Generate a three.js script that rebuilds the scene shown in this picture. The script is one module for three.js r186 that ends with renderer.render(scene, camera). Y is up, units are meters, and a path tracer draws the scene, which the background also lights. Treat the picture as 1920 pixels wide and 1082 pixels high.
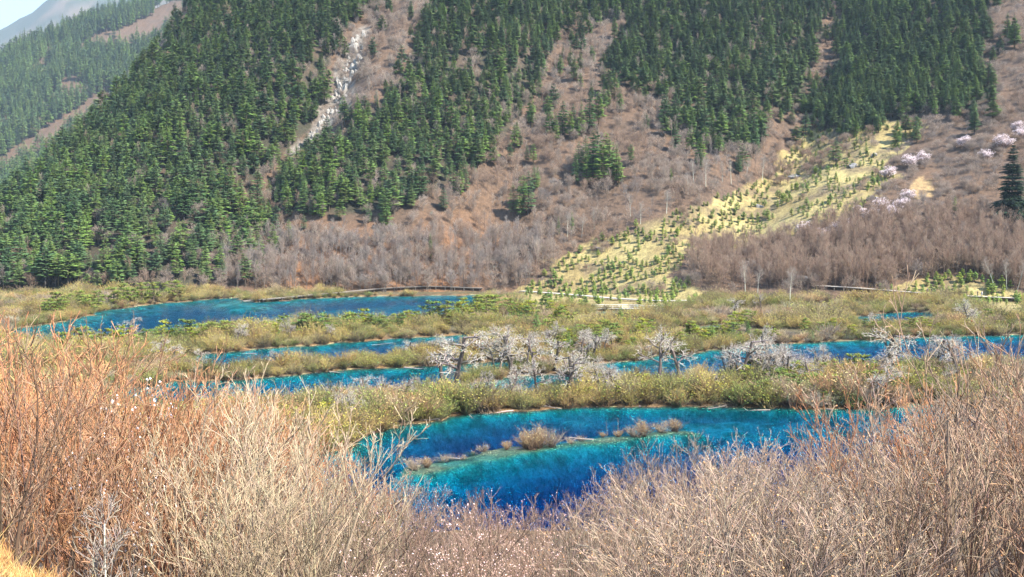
import * as THREE from 'three';
import { MarchingCubes } from 'three/addons/objects/MarchingCubes.js';
import { mergeGeometries } from 'three/addons/utils/BufferGeometryUtils.js';

// ------------------------------------------------------------------ camera, sky, sun, exposure
const scene = new THREE.Scene();
const EYE = 24, FPX = 2060, PITCH = 0.0549;            // eye height over the water, focal length in photo pixels, downward tilt
const camera = new THREE.PerspectiveCamera(2 * Math.atan(541 / FPX) * 180 / Math.PI, 1920 / 1082, 0.5, 9000);
camera.position.set(0, EYE, 0);
camera.rotation.set(-PITCH, 0, 0);
scene.add(camera);
const renderer = new THREE.WebGLRenderer({ antialias: true });
renderer.toneMapping = THREE.LinearToneMapping;
renderer.toneMappingExposure = 2.62;
renderer.shadowMap.enabled = true;
const SUN = new THREE.Vector3(0.66, 0.80, 0.02).normalize();
const sun = new THREE.DirectionalLight(new THREE.Color().setRGB(1, 0.95, 0.86), 5);
sun.position.copy(SUN).multiplyScalar(900);
sun.castShadow = true;
sun.shadow.camera.left = -700; sun.shadow.camera.right = 700; sun.shadow.camera.top = 700; sun.shadow.camera.bottom = -700; sun.shadow.camera.far = 2500;
scene.add(sun); scene.add(sun.target);
sun.target.position.set(0, 0, -350);
{
  const W = 256, H = 128, data = new Float32Array(W * H * 4);
  for (let j = 0; j < H; j++) {
    const e = Math.max(0, Math.sin(((j + 0.5) / H - 0.5) * Math.PI)), t = Math.pow(e, 0.62);
    const c = [0.44 + (0.08 - 0.44) * t, 0.58 + (0.18 - 0.58) * t, 0.70 + (0.43 - 0.70) * t];
    for (let i = 0; i < W; i++) { const k = (j * W + i) * 4; for (let q = 0; q < 3; q++) data[k + q] = c[q]; data[k + 3] = 1; }
  }
  const sky = new THREE.DataTexture(data, W, H, THREE.RGBAFormat, THREE.FloatType);
  sky.mapping = THREE.EquirectangularReflectionMapping; sky.magFilter = THREE.LinearFilter; sky.minFilter = THREE.LinearFilter; sky.needsUpdate = true;
  scene.background = sky; scene.environment = sky;
}
scene.fog = new THREE.FogExp2(new THREE.Color().setRGB(0.66, 0.83, 1.0), 0.000072);

// ------------------------------------------------------------------ helpers
function rngOf(seed) { let a = seed >>> 0; return () => { a = (a + 0x6D2B79F5) | 0; let t = Math.imul(a ^ (a >>> 15), 1 | a); t = (t + Math.imul(t ^ (t >>> 7), 61 | t)) ^ t; return ((t ^ (t >>> 14)) >>> 0) / 4294967296; }; }
const clamp = (x, a, b) => Math.min(b, Math.max(a, x)), mix = (a, b, t) => a + (b - a) * t;
const smooth = (a, b, x) => { const t = clamp((x - a) / (b - a), 0, 1); return t * t * (3 - 2 * t); };
function hash2(i, j) { let h = Math.imul(i, 374761393) + Math.imul(j, 668265263); h = Math.imul(h ^ (h >>> 13), 1274126177); return ((h ^ (h >>> 16)) >>> 0) / 4294967296; }
function noise(x, y) {
  const i = Math.floor(x), j = Math.floor(y), u = x - i, v = y - j, a = u * u * (3 - 2 * u), b = v * v * (3 - 2 * v);
  return mix(mix(hash2(i, j), hash2(i + 1, j), a), mix(hash2(i, j + 1), hash2(i + 1, j + 1), a), b) * 2 - 1;
}
function fbm(x, y, n = 4) { let s = 0, a = 0.55; for (let k = 0; k < n; k++) { s += a * noise(x, y); x = x * 2.03 + 17.3; y = y * 2.03 - 9.1; a *= 0.5; } return s; }
const CP = Math.cos(PITCH), SP = Math.sin(PITCH);
function toPixel(x, y, z) {                              // photo pixel of a point of the place
  const d = -z, dy = y - EYE, f = d * CP - dy * SP, up = dy * CP + d * SP;
  return [960 + FPX * x / f, 541 - FPX * up / f, f];
}
function ray(px, py) { const w = (541 - py) / FPX, f = CP + w * SP; return [(px - 960) / FPX / f, (w * CP - SP) / f]; }   // x and rise per metre of distance
function onFloor(px, py, y = 0) { const [a, e] = ray(px, py), d = (y - EYE) / e; return [a * d, -d]; }
function inPoly(p, x, y) { let c = false; for (let i = 0, j = p.length - 1; i < p.length; j = i++) if ((p[i][1] > y) !== (p[j][1] > y) && x < (p[j][0] - p[i][0]) * (y - p[i][1]) / (p[j][1] - p[i][1]) + p[i][0]) c = !c; return c; }
function polyDist(p, x, y) {                             // signed distance, negative inside
  let m = 1e18, c = false;
  for (let i = 0, j = p.length - 1; i < p.length; j = i++) {
    const ax = p[j][0], ay = p[j][1], bx = p[i][0] - ax, by = p[i][1] - ay, t = clamp(((x - ax) * bx + (y - ay) * by) / (bx * bx + by * by), 0, 1), dx = x - ax - bx * t, dy = y - ay - by * t;
    m = Math.min(m, dx * dx + dy * dy);
    if ((p[i][1] > y) !== (p[j][1] > y) && x < (p[j][0] - p[i][0]) * (y - p[i][1]) / (p[j][1] - p[i][1]) + p[i][0]) c = !c;
  }
  return c ? -Math.sqrt(m) : Math.sqrt(m);
}
function polyLine(k, x) { if (x <= k[0][0]) return k[0][1]; for (let i = 1; i < k.length; i++) if (x <= k[i][0]) return mix(k[i - 1][1], k[i][1], (x - k[i - 1][0]) / (k[i][0] - k[i - 1][0])); return k[k.length - 1][1]; }

// names, labels
const taken = {};
function numbered(n) { const k = taken[n] = (taken[n] ?? -1) + 1; return k ? n + '_' + String(k).padStart(3, '0') : n; }
function tag(o, label, category, group, kind) {
  o.userData.label = label;
  if (category) o.userData.category = category;
  if (group) o.userData.group = group;
  if (kind) o.userData.kind = kind;
  return o;
}
function add(o, name) { o.name = numbered(name); scene.add(o); return o; }
function mesh(name, geo, mat, parent) { const m = new THREE.Mesh(geo, mat); m.name = name; m.castShadow = m.receiveShadow = true; if (parent) parent.add(m); return m; }

// a bag of sticks and blades that becomes one geometry
class Bag {
  constructor() { this.p = []; this.n = []; this.c = []; this.i = []; }
  stick(a, b, r0, r1, col, sides = 3) {
    let dx = b[0] - a[0], dy = b[1] - a[1], dz = b[2] - a[2]; const L = Math.hypot(dx, dy, dz) || 1e-6; dx /= L; dy /= L; dz /= L;
    let ux, uy, uz; if (Math.abs(dy) < 0.9) { ux = dz; uy = 0; uz = -dx; } else { ux = 0; uy = -dz; uz = dy; }
    const l = Math.hypot(ux, uy, uz) || 1; ux /= l; uy /= l; uz /= l;
    const vx = dy * uz - dz * uy, vy = dz * ux - dx * uz, vz = dx * uy - dy * ux, s = this.p.length / 3;
    for (let k = 0; k < sides; k++) {
      const t = k / sides * 6.28318, c = Math.cos(t), q = Math.sin(t), nx = ux * c + vx * q, ny = uy * c + vy * q, nz = uz * c + vz * q;
      this.p.push(a[0] + nx * r0, a[1] + ny * r0, a[2] + nz * r0, b[0] + nx * r1, b[1] + ny * r1, b[2] + nz * r1);
      this.n.push(nx, ny, nz, nx, ny, nz); this.c.push(...col, ...col);
    }
    for (let k = 0; k < sides; k++) { const m = (k + 1) % sides, A = s + 2 * k, B = s + 2 * m; this.i.push(A, B, A + 1, B, B + 1, A + 1); }
  }
  spray(a, b, w, t, col) {                               // a flat spindle of needles: a four-sided double wedge from a to b, w wide and t thick
    let dx = b[0] - a[0], dy = b[1] - a[1], dz = b[2] - a[2]; const L = Math.hypot(dx, dy, dz) || 1e-6; dx /= L; dy /= L; dz /= L;
    let sx = dz, sz = -dx; const l = Math.hypot(sx, sz) || 1; sx /= l; sz /= l;
    const ux = dy * sz, uy = dz * sx - dx * sz, uz = -dy * sx, m = [mix(a[0], b[0], 0.55), mix(a[1], b[1], 0.55), mix(a[2], b[2], 0.55)], s = this.p.length / 3;
    const P = [a, [m[0] + sx * w, m[1], m[2] + sz * w], b, [m[0] - sx * w, m[1], m[2] - sz * w], [m[0] + ux * t, m[1] + uy * t, m[2] + uz * t]];
    const N = [[-dx, -dy, -dz], [sx, 0.5, sz], [dx, dy + 0.5, dz], [-sx, 0.5, -sz], [ux, uy, uz]];
    P.forEach((q, k) => { this.p.push(...q); this.n.push(...N[k]); this.c.push(...col); });
    this.i.push(s + 1, s, s + 4, s + 2, s + 1, s + 4, s + 3, s + 2, s + 4, s, s + 3, s + 4, s + 3, s, s + 1, s + 2, s + 3, s + 1);
  }
  fleck(p, r, rng, col) {                                // a small four-faced fleck: bud, leaf or petal cluster
    const s = this.p.length / 3, q = [rng() * 6.28, rng() * 2 - 1];
    for (let k = 0; k < 4; k++) {
      const t = q[0] + k * 2.1, y = [q[1] * 0.5 - 0.5, 0.2, 0.1, 0.9][k], d = [(k === 3 ? 0.2 : 1) * Math.cos(t), y, (k === 3 ? 0.2 : 1) * Math.sin(t)];
      this.p.push(p[0] + d[0] * r, p[1] + d[1] * r, p[2] + d[2] * r); this.n.push(...d); this.c.push(...col);
    }
    this.i.push(s, s + 1, s + 2, s, s + 3, s + 1, s + 1, s + 3, s + 2, s + 2, s + 3, s);
  }
  geo() {
    const g = new THREE.BufferGeometry();
    g.setAttribute('position', new THREE.BufferAttribute(new Float32Array(this.p), 3));
    const n = new Float32Array(this.n);
    for (let k = 0; k < n.length; k += 3) { const l = Math.hypot(n[k], n[k + 1], n[k + 2]) || 1; n[k] /= l; n[k + 1] /= l; n[k + 2] /= l; }
    g.setAttribute('normal', new THREE.BufferAttribute(n, 3));
    g.setAttribute('color', new THREE.BufferAttribute(new Float32Array(this.c), 3));
    g.setIndex(new THREE.BufferAttribute(new Uint32Array(this.i), 1));
    return g;
  }
}
function tint(col, rng, v = 0.2, h = 0.06) { const k = 1 + (rng() * 2 - 1) * v; return [col[0] * k * (1 + (rng() * 2 - 1) * h), col[1] * k * (1 + (rng() * 2 - 1) * h), col[2] * k * (1 + (rng() * 2 - 1) * h)]; }
function grain(size, seed, f) {                          // small tiling texture from f(u, v) -> [r, g, b] in 0..1
  const d = new Uint8Array(size * size * 4);
  for (let j = 0; j < size; j++) for (let i = 0; i < size; i++) { const c = f(i, j), k = (j * size + i) * 4; d[k] = clamp(c[0], 0, 1) * 255; d[k + 1] = clamp(c[1], 0, 1) * 255; d[k + 2] = clamp(c[2], 0, 1) * 255; d[k + 3] = 255; }
  const t = new THREE.DataTexture(d, size, size); t.wrapS = t.wrapT = THREE.RepeatWrapping; t.magFilter = THREE.LinearFilter; t.minFilter = THREE.LinearMipmapLinearFilter; t.generateMipmaps = true; t.needsUpdate = true; return t;
}
function tileNoise(i, j, size, cells, seed) {            // value noise that tiles
  const x = i / size * cells, y = j / size * cells, a = Math.floor(x), b = Math.floor(y), u = x - a, v = y - b, s = u * u * (3 - 2 * u), t = v * v * (3 - 2 * v), h = (m, n) => hash2((m % cells) + seed * 131, (n % cells) + seed * 17);
  return mix(mix(h(a, b), h(a + 1, b), s), mix(h(a, b + 1), h(a + 1, b + 1), s), t);
}

// ------------------------------------------------------------------ the lie of the land
// water bodies, read off the photograph at water level, as outlines on the valley floor: [outline, deepest, bank slope under water]
const floorPoly = (p) => p.map(([x, y]) => onFloor(x, y));
const WATER = [
  { name: 'far_lake', deep: 4.6, bank: 0.4, label: 'large deep blue lake below the forested mountain', p: [[-30, 632], [50, 613], [130, 598], [230, 576], [300, 568], [380, 562], [450, 558], [486, 566], [560, 561], [700, 556], [910, 553], [918, 566], [900, 585], [840, 604], [700, 614], [500, 622], [360, 634], [250, 645], [100, 654], [10, 650]] },
  { name: 'upper_pool', deep: 4, bank: 0.6, label: 'narrow blue pool behind the second shrub dike', p: [[330, 670], [400, 662], [480, 655], [600, 648], [700, 639], [800, 631], [885, 626], [915, 642], [860, 664], [740, 677], [640, 686], [500, 696], [350, 704]] },
  { name: 'middle_pool', deep: 4.6, bank: 0.5, label: 'dark blue pool between two straw coloured dikes on the left', p: [[200, 735], [330, 715], [440, 710], [560, 701], [700, 692], [830, 686], [935, 677], [985, 676], [960, 698], [870, 712], [850, 738], [740, 750], [650, 760], [590, 772], [480, 790], [300, 800], [180, 770]] },
  { name: 'dike_pool', deep: 3.4, bank: 0.6, label: 'small turquoise pool among the pale gnarled trees', p: [[846, 752], [880, 722], [960, 706], [1050, 702], [1100, 710], [1126, 730], [1110, 744], [1040, 750], [960, 756], [890, 760]] },
  { name: 'right_pool', deep: 3.8, bank: 0.5, label: 'long blue pool running to the right edge behind pale trees', p: [[1048, 690], [1130, 680], [1210, 673], [1340, 655], [1480, 644], [1700, 634], [1960, 625], [2200, 622], [2200, 668], [1960, 690], [1720, 698], [1500, 706], [1350, 718], [1220, 726], [1140, 718], [1090, 700]] },
  { name: 'small_pool', deep: 3.6, bank: 0.5, label: 'small blue pool in the shrubs below the right boardwalk', p: [[1585, 597], [1640, 589], [1700, 585], [1752, 586], [1768, 602], [1700, 618], [1620, 620]] },
  { name: 'shallow_pool', deep: 0.9, bank: 0.25, label: 'shallow pale turquoise pool below the lower boardwalk', p: [[1040, 604], [1090, 592], [1150, 584], [1210, 580], [1262, 580], [1250, 590], [1170, 600], [1080, 612]] },
  { name: 'hidden_pool', deep: 3, bank: 0.5, label: 'sliver of dark water among shrubs right of centre', p: [[1215, 630], [1260, 620], [1320, 611], [1375, 604], [1384, 612], [1330, 626], [1240, 638]] },
  { name: 'near_pool', deep: 6.6, bank: 0.9, label: 'vivid blue and turquoise pool between the nearest shrub dike and the foreground trees', p: [[640, 842], [690, 815], [770, 795], [860, 781], [1000, 769], [1150, 763], [1300, 766], [1500, 769], [1640, 764], [1720, 756], [1800, 758], [1900, 790], [1990, 850], [1960, 930], [1600, 985], [1200, 995], [900, 995], [600, 1000], [300, 985], [100, 960], [60, 900], [200, 862], [420, 836], [560, 850]] },
];
WATER.forEach((w) => { w.f = floorPoly(w.p); w.box = [Math.min(...w.f.map((q) => q[0])), Math.max(...w.f.map((q) => q[0])), Math.min(...w.f.map((q) => q[1])), Math.max(...w.f.map((q) => q[1]))]; });
const SHOALS = [   // submerged banks of pale marl: [outline in the photo at water level, depth over them]
  [[[700, 606], [820, 590], [905, 574], [860, 566], [740, 566], [640, 574], [520, 584], [420, 600], [340, 616], [420, 618], [560, 606], [640, 588], [730, 580], [760, 588]], 2.4],
  [[[395, 572], [440, 562], [480, 566], [500, 574], [440, 580]], 0.5],
  [[[760, 874], [870, 860], [970, 838], [1100, 824], [1240, 808], [1300, 805], [1310, 812], [1200, 821], [1080, 833], [960, 848], [880, 868], [800, 890], [740, 892]], -0.04],
  [[[1060, 812], [1100, 800], [1180, 790], [1280, 782], [1420, 778], [1640, 776], [1720, 764], [1740, 790], [1600, 800], [1420, 806], [1300, 800], [1200, 808], [1090, 822]], 1.3],
  [[[1240, 690], [1330, 668], [1430, 660], [1440, 680], [1340, 700], [1260, 706]], 2.2],
].map(([p, d]) => [floorPoly(p), d]);
// mountain sides along lines of sight: photo column -> [distance, height] from the foot to behind the crest
const MAIN = [
  [-600, [[300, 0], [330, 8], [370, 16], [420, 20], [520, 2]]], [-150, [[370, 0], [400, 8], [430, 18], [470, 27], [560, 4]]], [0, [[388, 0], [420, 10], [460, 24], [500, 35], [600, 8]]],
  [100, [[390, 0], [430, 17], [480, 36], [535, 55], [650, 20]]], [200, [[388, 0], [440, 26], [510, 56], [575, 82], [700, 45]]], [340, [[388, 0], [460, 42], [550, 92], [650, 146], [780, 115]]],
  [480, [[393, 0], [460, 42], [560, 105], [720, 200], [900, 230]]], [700, [[397, 0], [470, 50], [570, 122], [720, 215], [950, 280]]], [960, [[399, 0], [470, 47], [570, 117], [720, 210], [950, 280]]],
  [1100, [[392, 1], [450, 32], [550, 95], [700, 190], [950, 270]]], [1300, [[362, 1], [430, 28], [530, 82], [700, 185], [950, 265]]], [1500, [[354, 1], [430, 33], [520, 73], [700, 182], [950, 260]]],
  [1700, [[352, 1], [405, 30], [500, 75], [700, 190], [950, 260]]], [1920, [[346, 1], [388, 26], [480, 80], [650, 185], [950, 260]]], [2600, [[300, 1], [350, 30], [450, 90], [650, 190], [950, 260]]],
];
const SECOND = [[-600, [[1170, 0], [1404, 88], [1620, 196], [1800, 232], [2340, 88]]], [0, [[1152, 0], [1368, 70], [1584, 183], [1800, 288], [2340, 142]]], [190, [[1260, 0], [1476, 124], [1710, 268], [1944, 381], [2484, 232]]], [300, [[1296, 0], [1512, 142], [1764, 296], [2016, 423], [2520, 286]]], [520, [[1368, 0], [1620, 178], [1890, 376], [2160, 538], [2700, 412]]], [2600, [[1368, 0], [1620, 160], [1890, 304], [2160, 448], [2700, 376]]]];
const THIRD = [[-600, [[3000, 0], [3800, 216], [4600, 496], [5200, 636], [6000, 376]]], [0, [[3000, 0], [3800, 276], [4600, 676], [5200, 932], [6000, 636]]], [60, [[3000, 0], [3800, 316], [4600, 736], [5200, 1020], [6000, 736]]], [130, [[3000, 0], [3800, 356], [4600, 816], [5200, 1126], [6000, 816]]], [500, [[3000, 0], [3800, 456], [4600, 1016], [5200, 1456], [6000, 1096]]], [2600, [[3000, 0], [3800, 376], [4600, 816], [5200, 1096], [6000, 816]]]];
function flank(T, px, D) {
  let i = 1; while (i < T.length - 1 && px > T[i][0]) i++;
  const t = clamp((px - T[i - 1][0]) / (T[i][0] - T[i - 1][0]), 0, 1), A = T[i - 1][1], B = T[i][1];
  let d0 = mix(A[0][0], B[0][0], t), h0 = mix(A[0][1], B[0][1], t);
  if (D <= d0) return h0 - 0.45 * (d0 - D) - 0.3;
  for (let k = 1; k < A.length; k++) { const d1 = mix(A[k][0], B[k][0], t), h1 = mix(A[k][1], B[k][1], t); if (D <= d1) return mix(h0, h1, (D - d0) / (d1 - d0)); d0 = d1; h0 = h1; }
  return h0;
}
const NEAR = [[-30, 24], [0, 22.2], [8, 20.4], [14, 17.6], [25, 12.2], [45, 6.2], [65, 2.4], [80, 0.5], [86, -0.6], [110, -16]];
const GULLY = [[380, 440], [470, 495], [520, 600], [600, 688], [660, 712], [800, 760]];           // distance -> photo column of the rock gully
const GULLY2 = [[400, 880], [470, 940], [560, 1020], [640, 1080], [800, 1150]];
const GULLY3 = [[420, 1400], [520, 1500], [600, 1545], [800, 1600]];
function waterAt(x, z) {                                 // [signed distance to the nearest shore, its water body]
  let best = 1e9, body = null;
  for (const w of WATER) {
    const dx = Math.max(w.box[0] - x, x - w.box[1], 0), dz = Math.max(w.box[2] - z, z - w.box[3], 0);
    if (dx * dx + dz * dz > Math.min(best * best, 900) && best > 0) continue;
    const d = polyDist(w.f, x, z); if (d < best) { best = d; body = w; }
  }
  return [best, body];
}
function heightInfo(x, z) {
  const D = -z, px = 960 + FPX * x / Math.max(D, 20);
  let h = -99;
  if (D < 110) {
    h = polyLine(NEAR, D + 2.0 * noise(x / 14, 3.3)) + 0.35 * fbm(x / 6, z / 6, 3);
    h += 3.15 * Math.exp(-(((x + 9.2) / 4.2) ** 2) - (((D - 13.5) / 3.6) ** 2));
  }
  let sd = 999, body = null;
  if (D > 60 && D < 430) {
    [sd, body] = waterAt(x, z);
    const wob = (fbm(x / 9, z / 9, 4) * 3.6 + noise(x / 1.7, z / 1.7) * 0.8) * clamp(D / 220, 0.45, 1.5);
    sd += wob;
    let v;
    if (sd > 0) v = Math.min(0.75, 0.05 + 0.16 * sd) + 0.12 * Math.max(0, fbm(x / 5, z / 5, 3)) * smooth(0, 3, sd);
    else {
      let depth = Math.min(body.deep * (0.92 + 0.28 * fbm(x / 16 + 5, z / 22, 3)), -sd * body.bank * (1 + 0.7 * noise(x / 4, z / 4)));
      for (const [p, top] of SHOALS) { const s = polyDist(p, x, z) + wob * 0.8; const lim = top + Math.max(0, s) * (top < 0 ? 1.1 : 0.85) + 0.25 * (1 + noise(x / 2.5, z / 2.5)) * (top > 0.1 ? top : 0.22); depth = Math.min(depth, lim); }
      depth += 0.35 * Math.max(0, fbm(x / 3, z / 4, 3)) * smooth(0, 3, -sd);
      v = -Math.max(-0.12, depth);
    }
    h = Math.max(h, v);
  } else if (D >= 430) h = Math.max(h, 0.3);
  let m = -99;
  if (D > 280) {
    m = Math.max(flank(MAIN, px, D), flank(SECOND, px, D), flank(THIRD, px, D));
    const up = smooth(2, 30, m);
    const g = (T, w, deep) => { const q = (px - polyLine(T, D)) * D / FPX; return deep * Math.exp(-(q / w) * (q / w)); };
    if (D < 900) m -= up * (g(GULLY, 15, 13) + g(GULLY2, 16, 8) + g(GULLY3, 18, 9)) * smooth(900, 760, D);
    m += up * (5 * fbm(x / 60, z / 60, 4) + 1.2 * fbm(x / 9, z / 9, 2));
    if (D > 2700) m += up * 40 * fbm(x / 260, z / 260, 5);
    m += 0.4 * fbm(x / 7, z / 7, 2) * smooth(-0.5, 2, m);
  }
  return [Math.max(h, m), sd, body, m > h];
}
const groundAt = (x, z) => heightInfo(x, z)[0];
function at(px, py, from = 60) {                         // where the line of sight of a photo pixel meets the land
  const [a, e] = ray(px, py); let last = from;
  for (let d = from; d < 6200; d *= 1.006) { if (EYE + e * d <= groundAt(a * d, -d)) { let lo = last, hi = d; for (let k = 0; k < 12; k++) { const m = (lo + hi) / 2; if (EYE + e * m <= groundAt(a * m, -m)) hi = m; else lo = m; } return [a * hi, groundAt(a * hi, -hi), -hi]; } last = d; }
  return null;
}
// what grows where, as outlines of the ground seen in the photograph
const REGION = {
  plantation: [[975, 548], [985, 578], [1080, 580], [1180, 580], [1300, 574], [1330, 548], [1255, 520], [1300, 482], [1420, 458], [1500, 432], [1600, 412], [1640, 372], [1690, 332], [1640, 300], [1700, 272], [1735, 237], [1660, 228], [1600, 240], [1540, 247], [1500, 242], [1480, 282], [1440, 342], [1340, 372], [1270, 402], [1180, 432], [1090, 467], [1040, 502]],
  meadow: [[1640, 548], [1720, 524], [1800, 517], [1880, 532], [1925, 556], [1925, 600], [1860, 596], [1800, 566]],
  scarp: [[1708, 352], [1722, 334], [1746, 336], [1756, 352], [1742, 372], [1716, 374]],
  spur: [[-60, 420], [0, 385], [200, 215], [340, 45], [420, -80], [716, -80], [700, 10], [640, 60], [610, 140], [600, 225], [540, 286], [480, 335], [430, 395], [500, 398], [532, 440], [500, 475], [430, 480], [400, 515], [340, 545], [200, 558], [-60, 562]],
  centre: [[500, 362], [560, 305], [640, 240], [745, 165], [785, 70], [860, -80], [1210, -80], [1190, 35], [1050, 62], [1012, 152], [962, 232], [922, 292], [862, 334], [790, 372], [725, 398], [600, 402], [520, 398]],
  upper: [[1130, 150], [1160, 70], [1230, -80], [1560, -80], [1545, 60], [1520, 130], [1505, 205], [1450, 222], [1425, 284], [1340, 282], [1250, 252], [1262, 195], [1130, 165]],
  grove: [[1500, 220], [1560, 150], [1580, -80], [1870, -80], [1845, 130], [1872, 170], [1820, 205], [1720, 218], [1660, 238], [1560, 248]],
  gap_1: [[140, 470], [170, 420], [215, 415], [240, 440], [200, 500], [165, 505]], gap_2: [[270, 470], [340, 420], [400, 410], [395, 440], [330, 480]], gap_3: [[250, 515], [350, 490], [400, 520], [340, 560], [250, 560]],
  strip_1: [[-20, 310], [100, 235], [200, 170], [225, 185], [120, 262], [-20, 358]], strip_2: [[130, 100], [180, 80], [330, 10], [360, 20], [300, 80], [230, 100], [140, 112]],
  rocks: [[640, 100], [665, 60], [688, 40], [698, 70], [672, 140], [640, 205], [600, 260], [545, 300], [540, 285], [590, 230], [610, 160]],
};
// ------------------------------------------------------------------ ground, water
const M = {};
{
  const S = 256;
  const soil = grain(S, 1, (i, j) => { const a = tileNoise(i, j, S, 8, 1), b = tileNoise(i, j, S, 32, 2), c = tileNoise(i, j, S, 128, 3), k = 0.52 + 0.2 * a + 0.2 * b + 0.3 * (c - 0.3); return [k, k * 0.985, k * 0.96]; });
  soil.colorSpace = THREE.SRGBColorSpace; soil.repeat.set(1 / 9, 1 / 9);
  const rough = grain(S, 2, (i, j) => { const k = 0.5 * tileNoise(i, j, S, 16, 4) + 0.5 * tileNoise(i, j, S, 64, 5); return [k, k, k]; }); rough.repeat.set(1 / 7, 1 / 7);
  M.ground = new THREE.MeshStandardMaterial({ vertexColors: true, map: soil, bumpMap: rough, bumpScale: 0.25, roughness: 0.95 });
  const wave = grain(S, 3, (i, j) => { const k = 0.55 * tileNoise(i, j, S, 12, 6) + 0.3 * tileNoise(i, j, S, 37, 7) + 0.15 * tileNoise(i, j, S, 80, 8); return [k, k, k]; }); wave.repeat.set(1 / 14, 1 / 14);
  M.water = new THREE.MeshPhysicalMaterial({ color: 0xffffff, roughness: 0.04, transmission: 1, thickness: 5, ior: 1.02, specularIntensity: 0.5, attenuationColor: new THREE.Color().setRGB(0.20, 0.88, 0.955), attenuationDistance: 1.6, bumpMap: wave, bumpScale: 0.05 });
  M.lake = M.water.clone(); M.lake.ior = 1.012; M.lake.attenuationDistance = 2.7; M.lake.bumpScale = 0.015; M.lake.attenuationColor = new THREE.Color().setRGB(0.2, 0.905, 0.955); M.pool = M.water.clone(); M.pool.ior = 1.014; M.pool.attenuationDistance = 2.2; M.pool.bumpScale = 0.02;
}
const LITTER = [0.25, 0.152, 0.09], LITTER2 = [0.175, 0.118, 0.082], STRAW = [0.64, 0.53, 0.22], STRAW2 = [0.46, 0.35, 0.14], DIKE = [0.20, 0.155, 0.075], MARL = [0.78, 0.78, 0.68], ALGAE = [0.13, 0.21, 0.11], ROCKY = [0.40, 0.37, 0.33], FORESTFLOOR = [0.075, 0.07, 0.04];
const lerp3 = (a, b, t) => [mix(a[0], b[0], t), mix(a[1], b[1], t), mix(a[2], b[2], t)];
function groundColor(x, y, z, sd, body, onHill) {
  const D = -z, [px, py] = toPixel(x, y, z), n1 = fbm(x / 11, z / 11, 3), n2 = fbm(x / 2.4 + 40, z / 2.4, 2);
  if (D < 84 && y > 0.35) {
    const mound = Math.exp(-(((x + 10.2) / 5) ** 2) - (((D - 13.5) / 4.5) ** 2));
    let c = lerp3([0.13, 0.09, 0.06], [0.28, 0.19, 0.1], clamp(0.35 + n1 * 0.9 + n2 * 0.4, 0, 1)); return lerp3(c, lerp3([0.62, 0.45, 0.19], [0.5, 0.27, 0.1], clamp(n2 + 0.25, 0, 1)), smooth(0.15, 0.4, mound + n2 * 0.2));
  }
  if (!onHill) {
    if (y < 0.02) {
      const patch = smooth(0.05, 0.2, fbm(x / 1.9, z / 2.6, 4) + (y > -2.2 ? 0.06 : -0.5));
      return lerp3(lerp3(MARL, [0.60, 0.56, 0.30], smooth(-0.5, -0.05, y)), ALGAE, patch * (y > -0.3 ? 0.3 : 0.55));
    }
    if (inPoly(REGION.meadow, px, py) || inPoly(REGION.plantation, px, py)) return lerp3(STRAW, STRAW2, clamp(n1 + 0.4, 0, 1));
    if (sd < -1) return lerp3([0.46, 0.44, 0.18], [0.22, 0.23, 0.09], clamp(0.4 + n2 * 1.5, 0, 1));
    if (sd < 2.2) return lerp3([0.34, 0.2, 0.08], [0.1, 0.07, 0.04], clamp(0.5 + n2 * 1.4, 0, 1));
    return lerp3(DIKE, n1 > 0 ? [0.28, 0.2, 0.1] : [0.13, 0.115, 0.045], clamp(Math.abs(n1) * 1.8 + n2 * 0.4, 0, 1));
  }
  if (D < 900) {
    if (inPoly(REGION.scarp, px + n1 * 8, py + n2 * 6)) return [0.58, 0.40, 0.19];
    if (inPoly(REGION.plantation, px + n1 * 42, py + n2 * 14) || inPoly(REGION.meadow, px, py)) return lerp3(lerp3(STRAW, STRAW2, clamp(n1 * 1.2 + 0.35, 0, 1)), [0.26, 0.19, 0.11], smooth(0.0, 0.35, fbm(x / 7 + 30, z / 7, 4)) * 0.8);
    if (inPoly(REGION.rocks, px + n1 * 20, py + n2 * 12)) return lerp3(ROCKY, LITTER2, clamp(n2 + 0.45, 0, 1));
  }
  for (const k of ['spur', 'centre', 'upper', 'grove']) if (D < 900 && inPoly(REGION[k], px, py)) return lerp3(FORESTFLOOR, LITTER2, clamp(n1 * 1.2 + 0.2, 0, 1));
  if (D > 2700) return lerp3([0.10, 0.12, 0.08], [0.26, 0.2, 0.15], smooth(-0.1, 0.25, fbm(x / 120, z / 120, 4)));
  const warm = smooth(420, 560, px) * smooth(1000, 800, px) * smooth(380, 470, py);
  return lerp3(lerp3(LITTER2, LITTER, clamp(0.45 + n1 * 0.8, 0, 1)), [0.40, 0.195, 0.085], warm * clamp(0.55 + n1, 0, 1));
}
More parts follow.
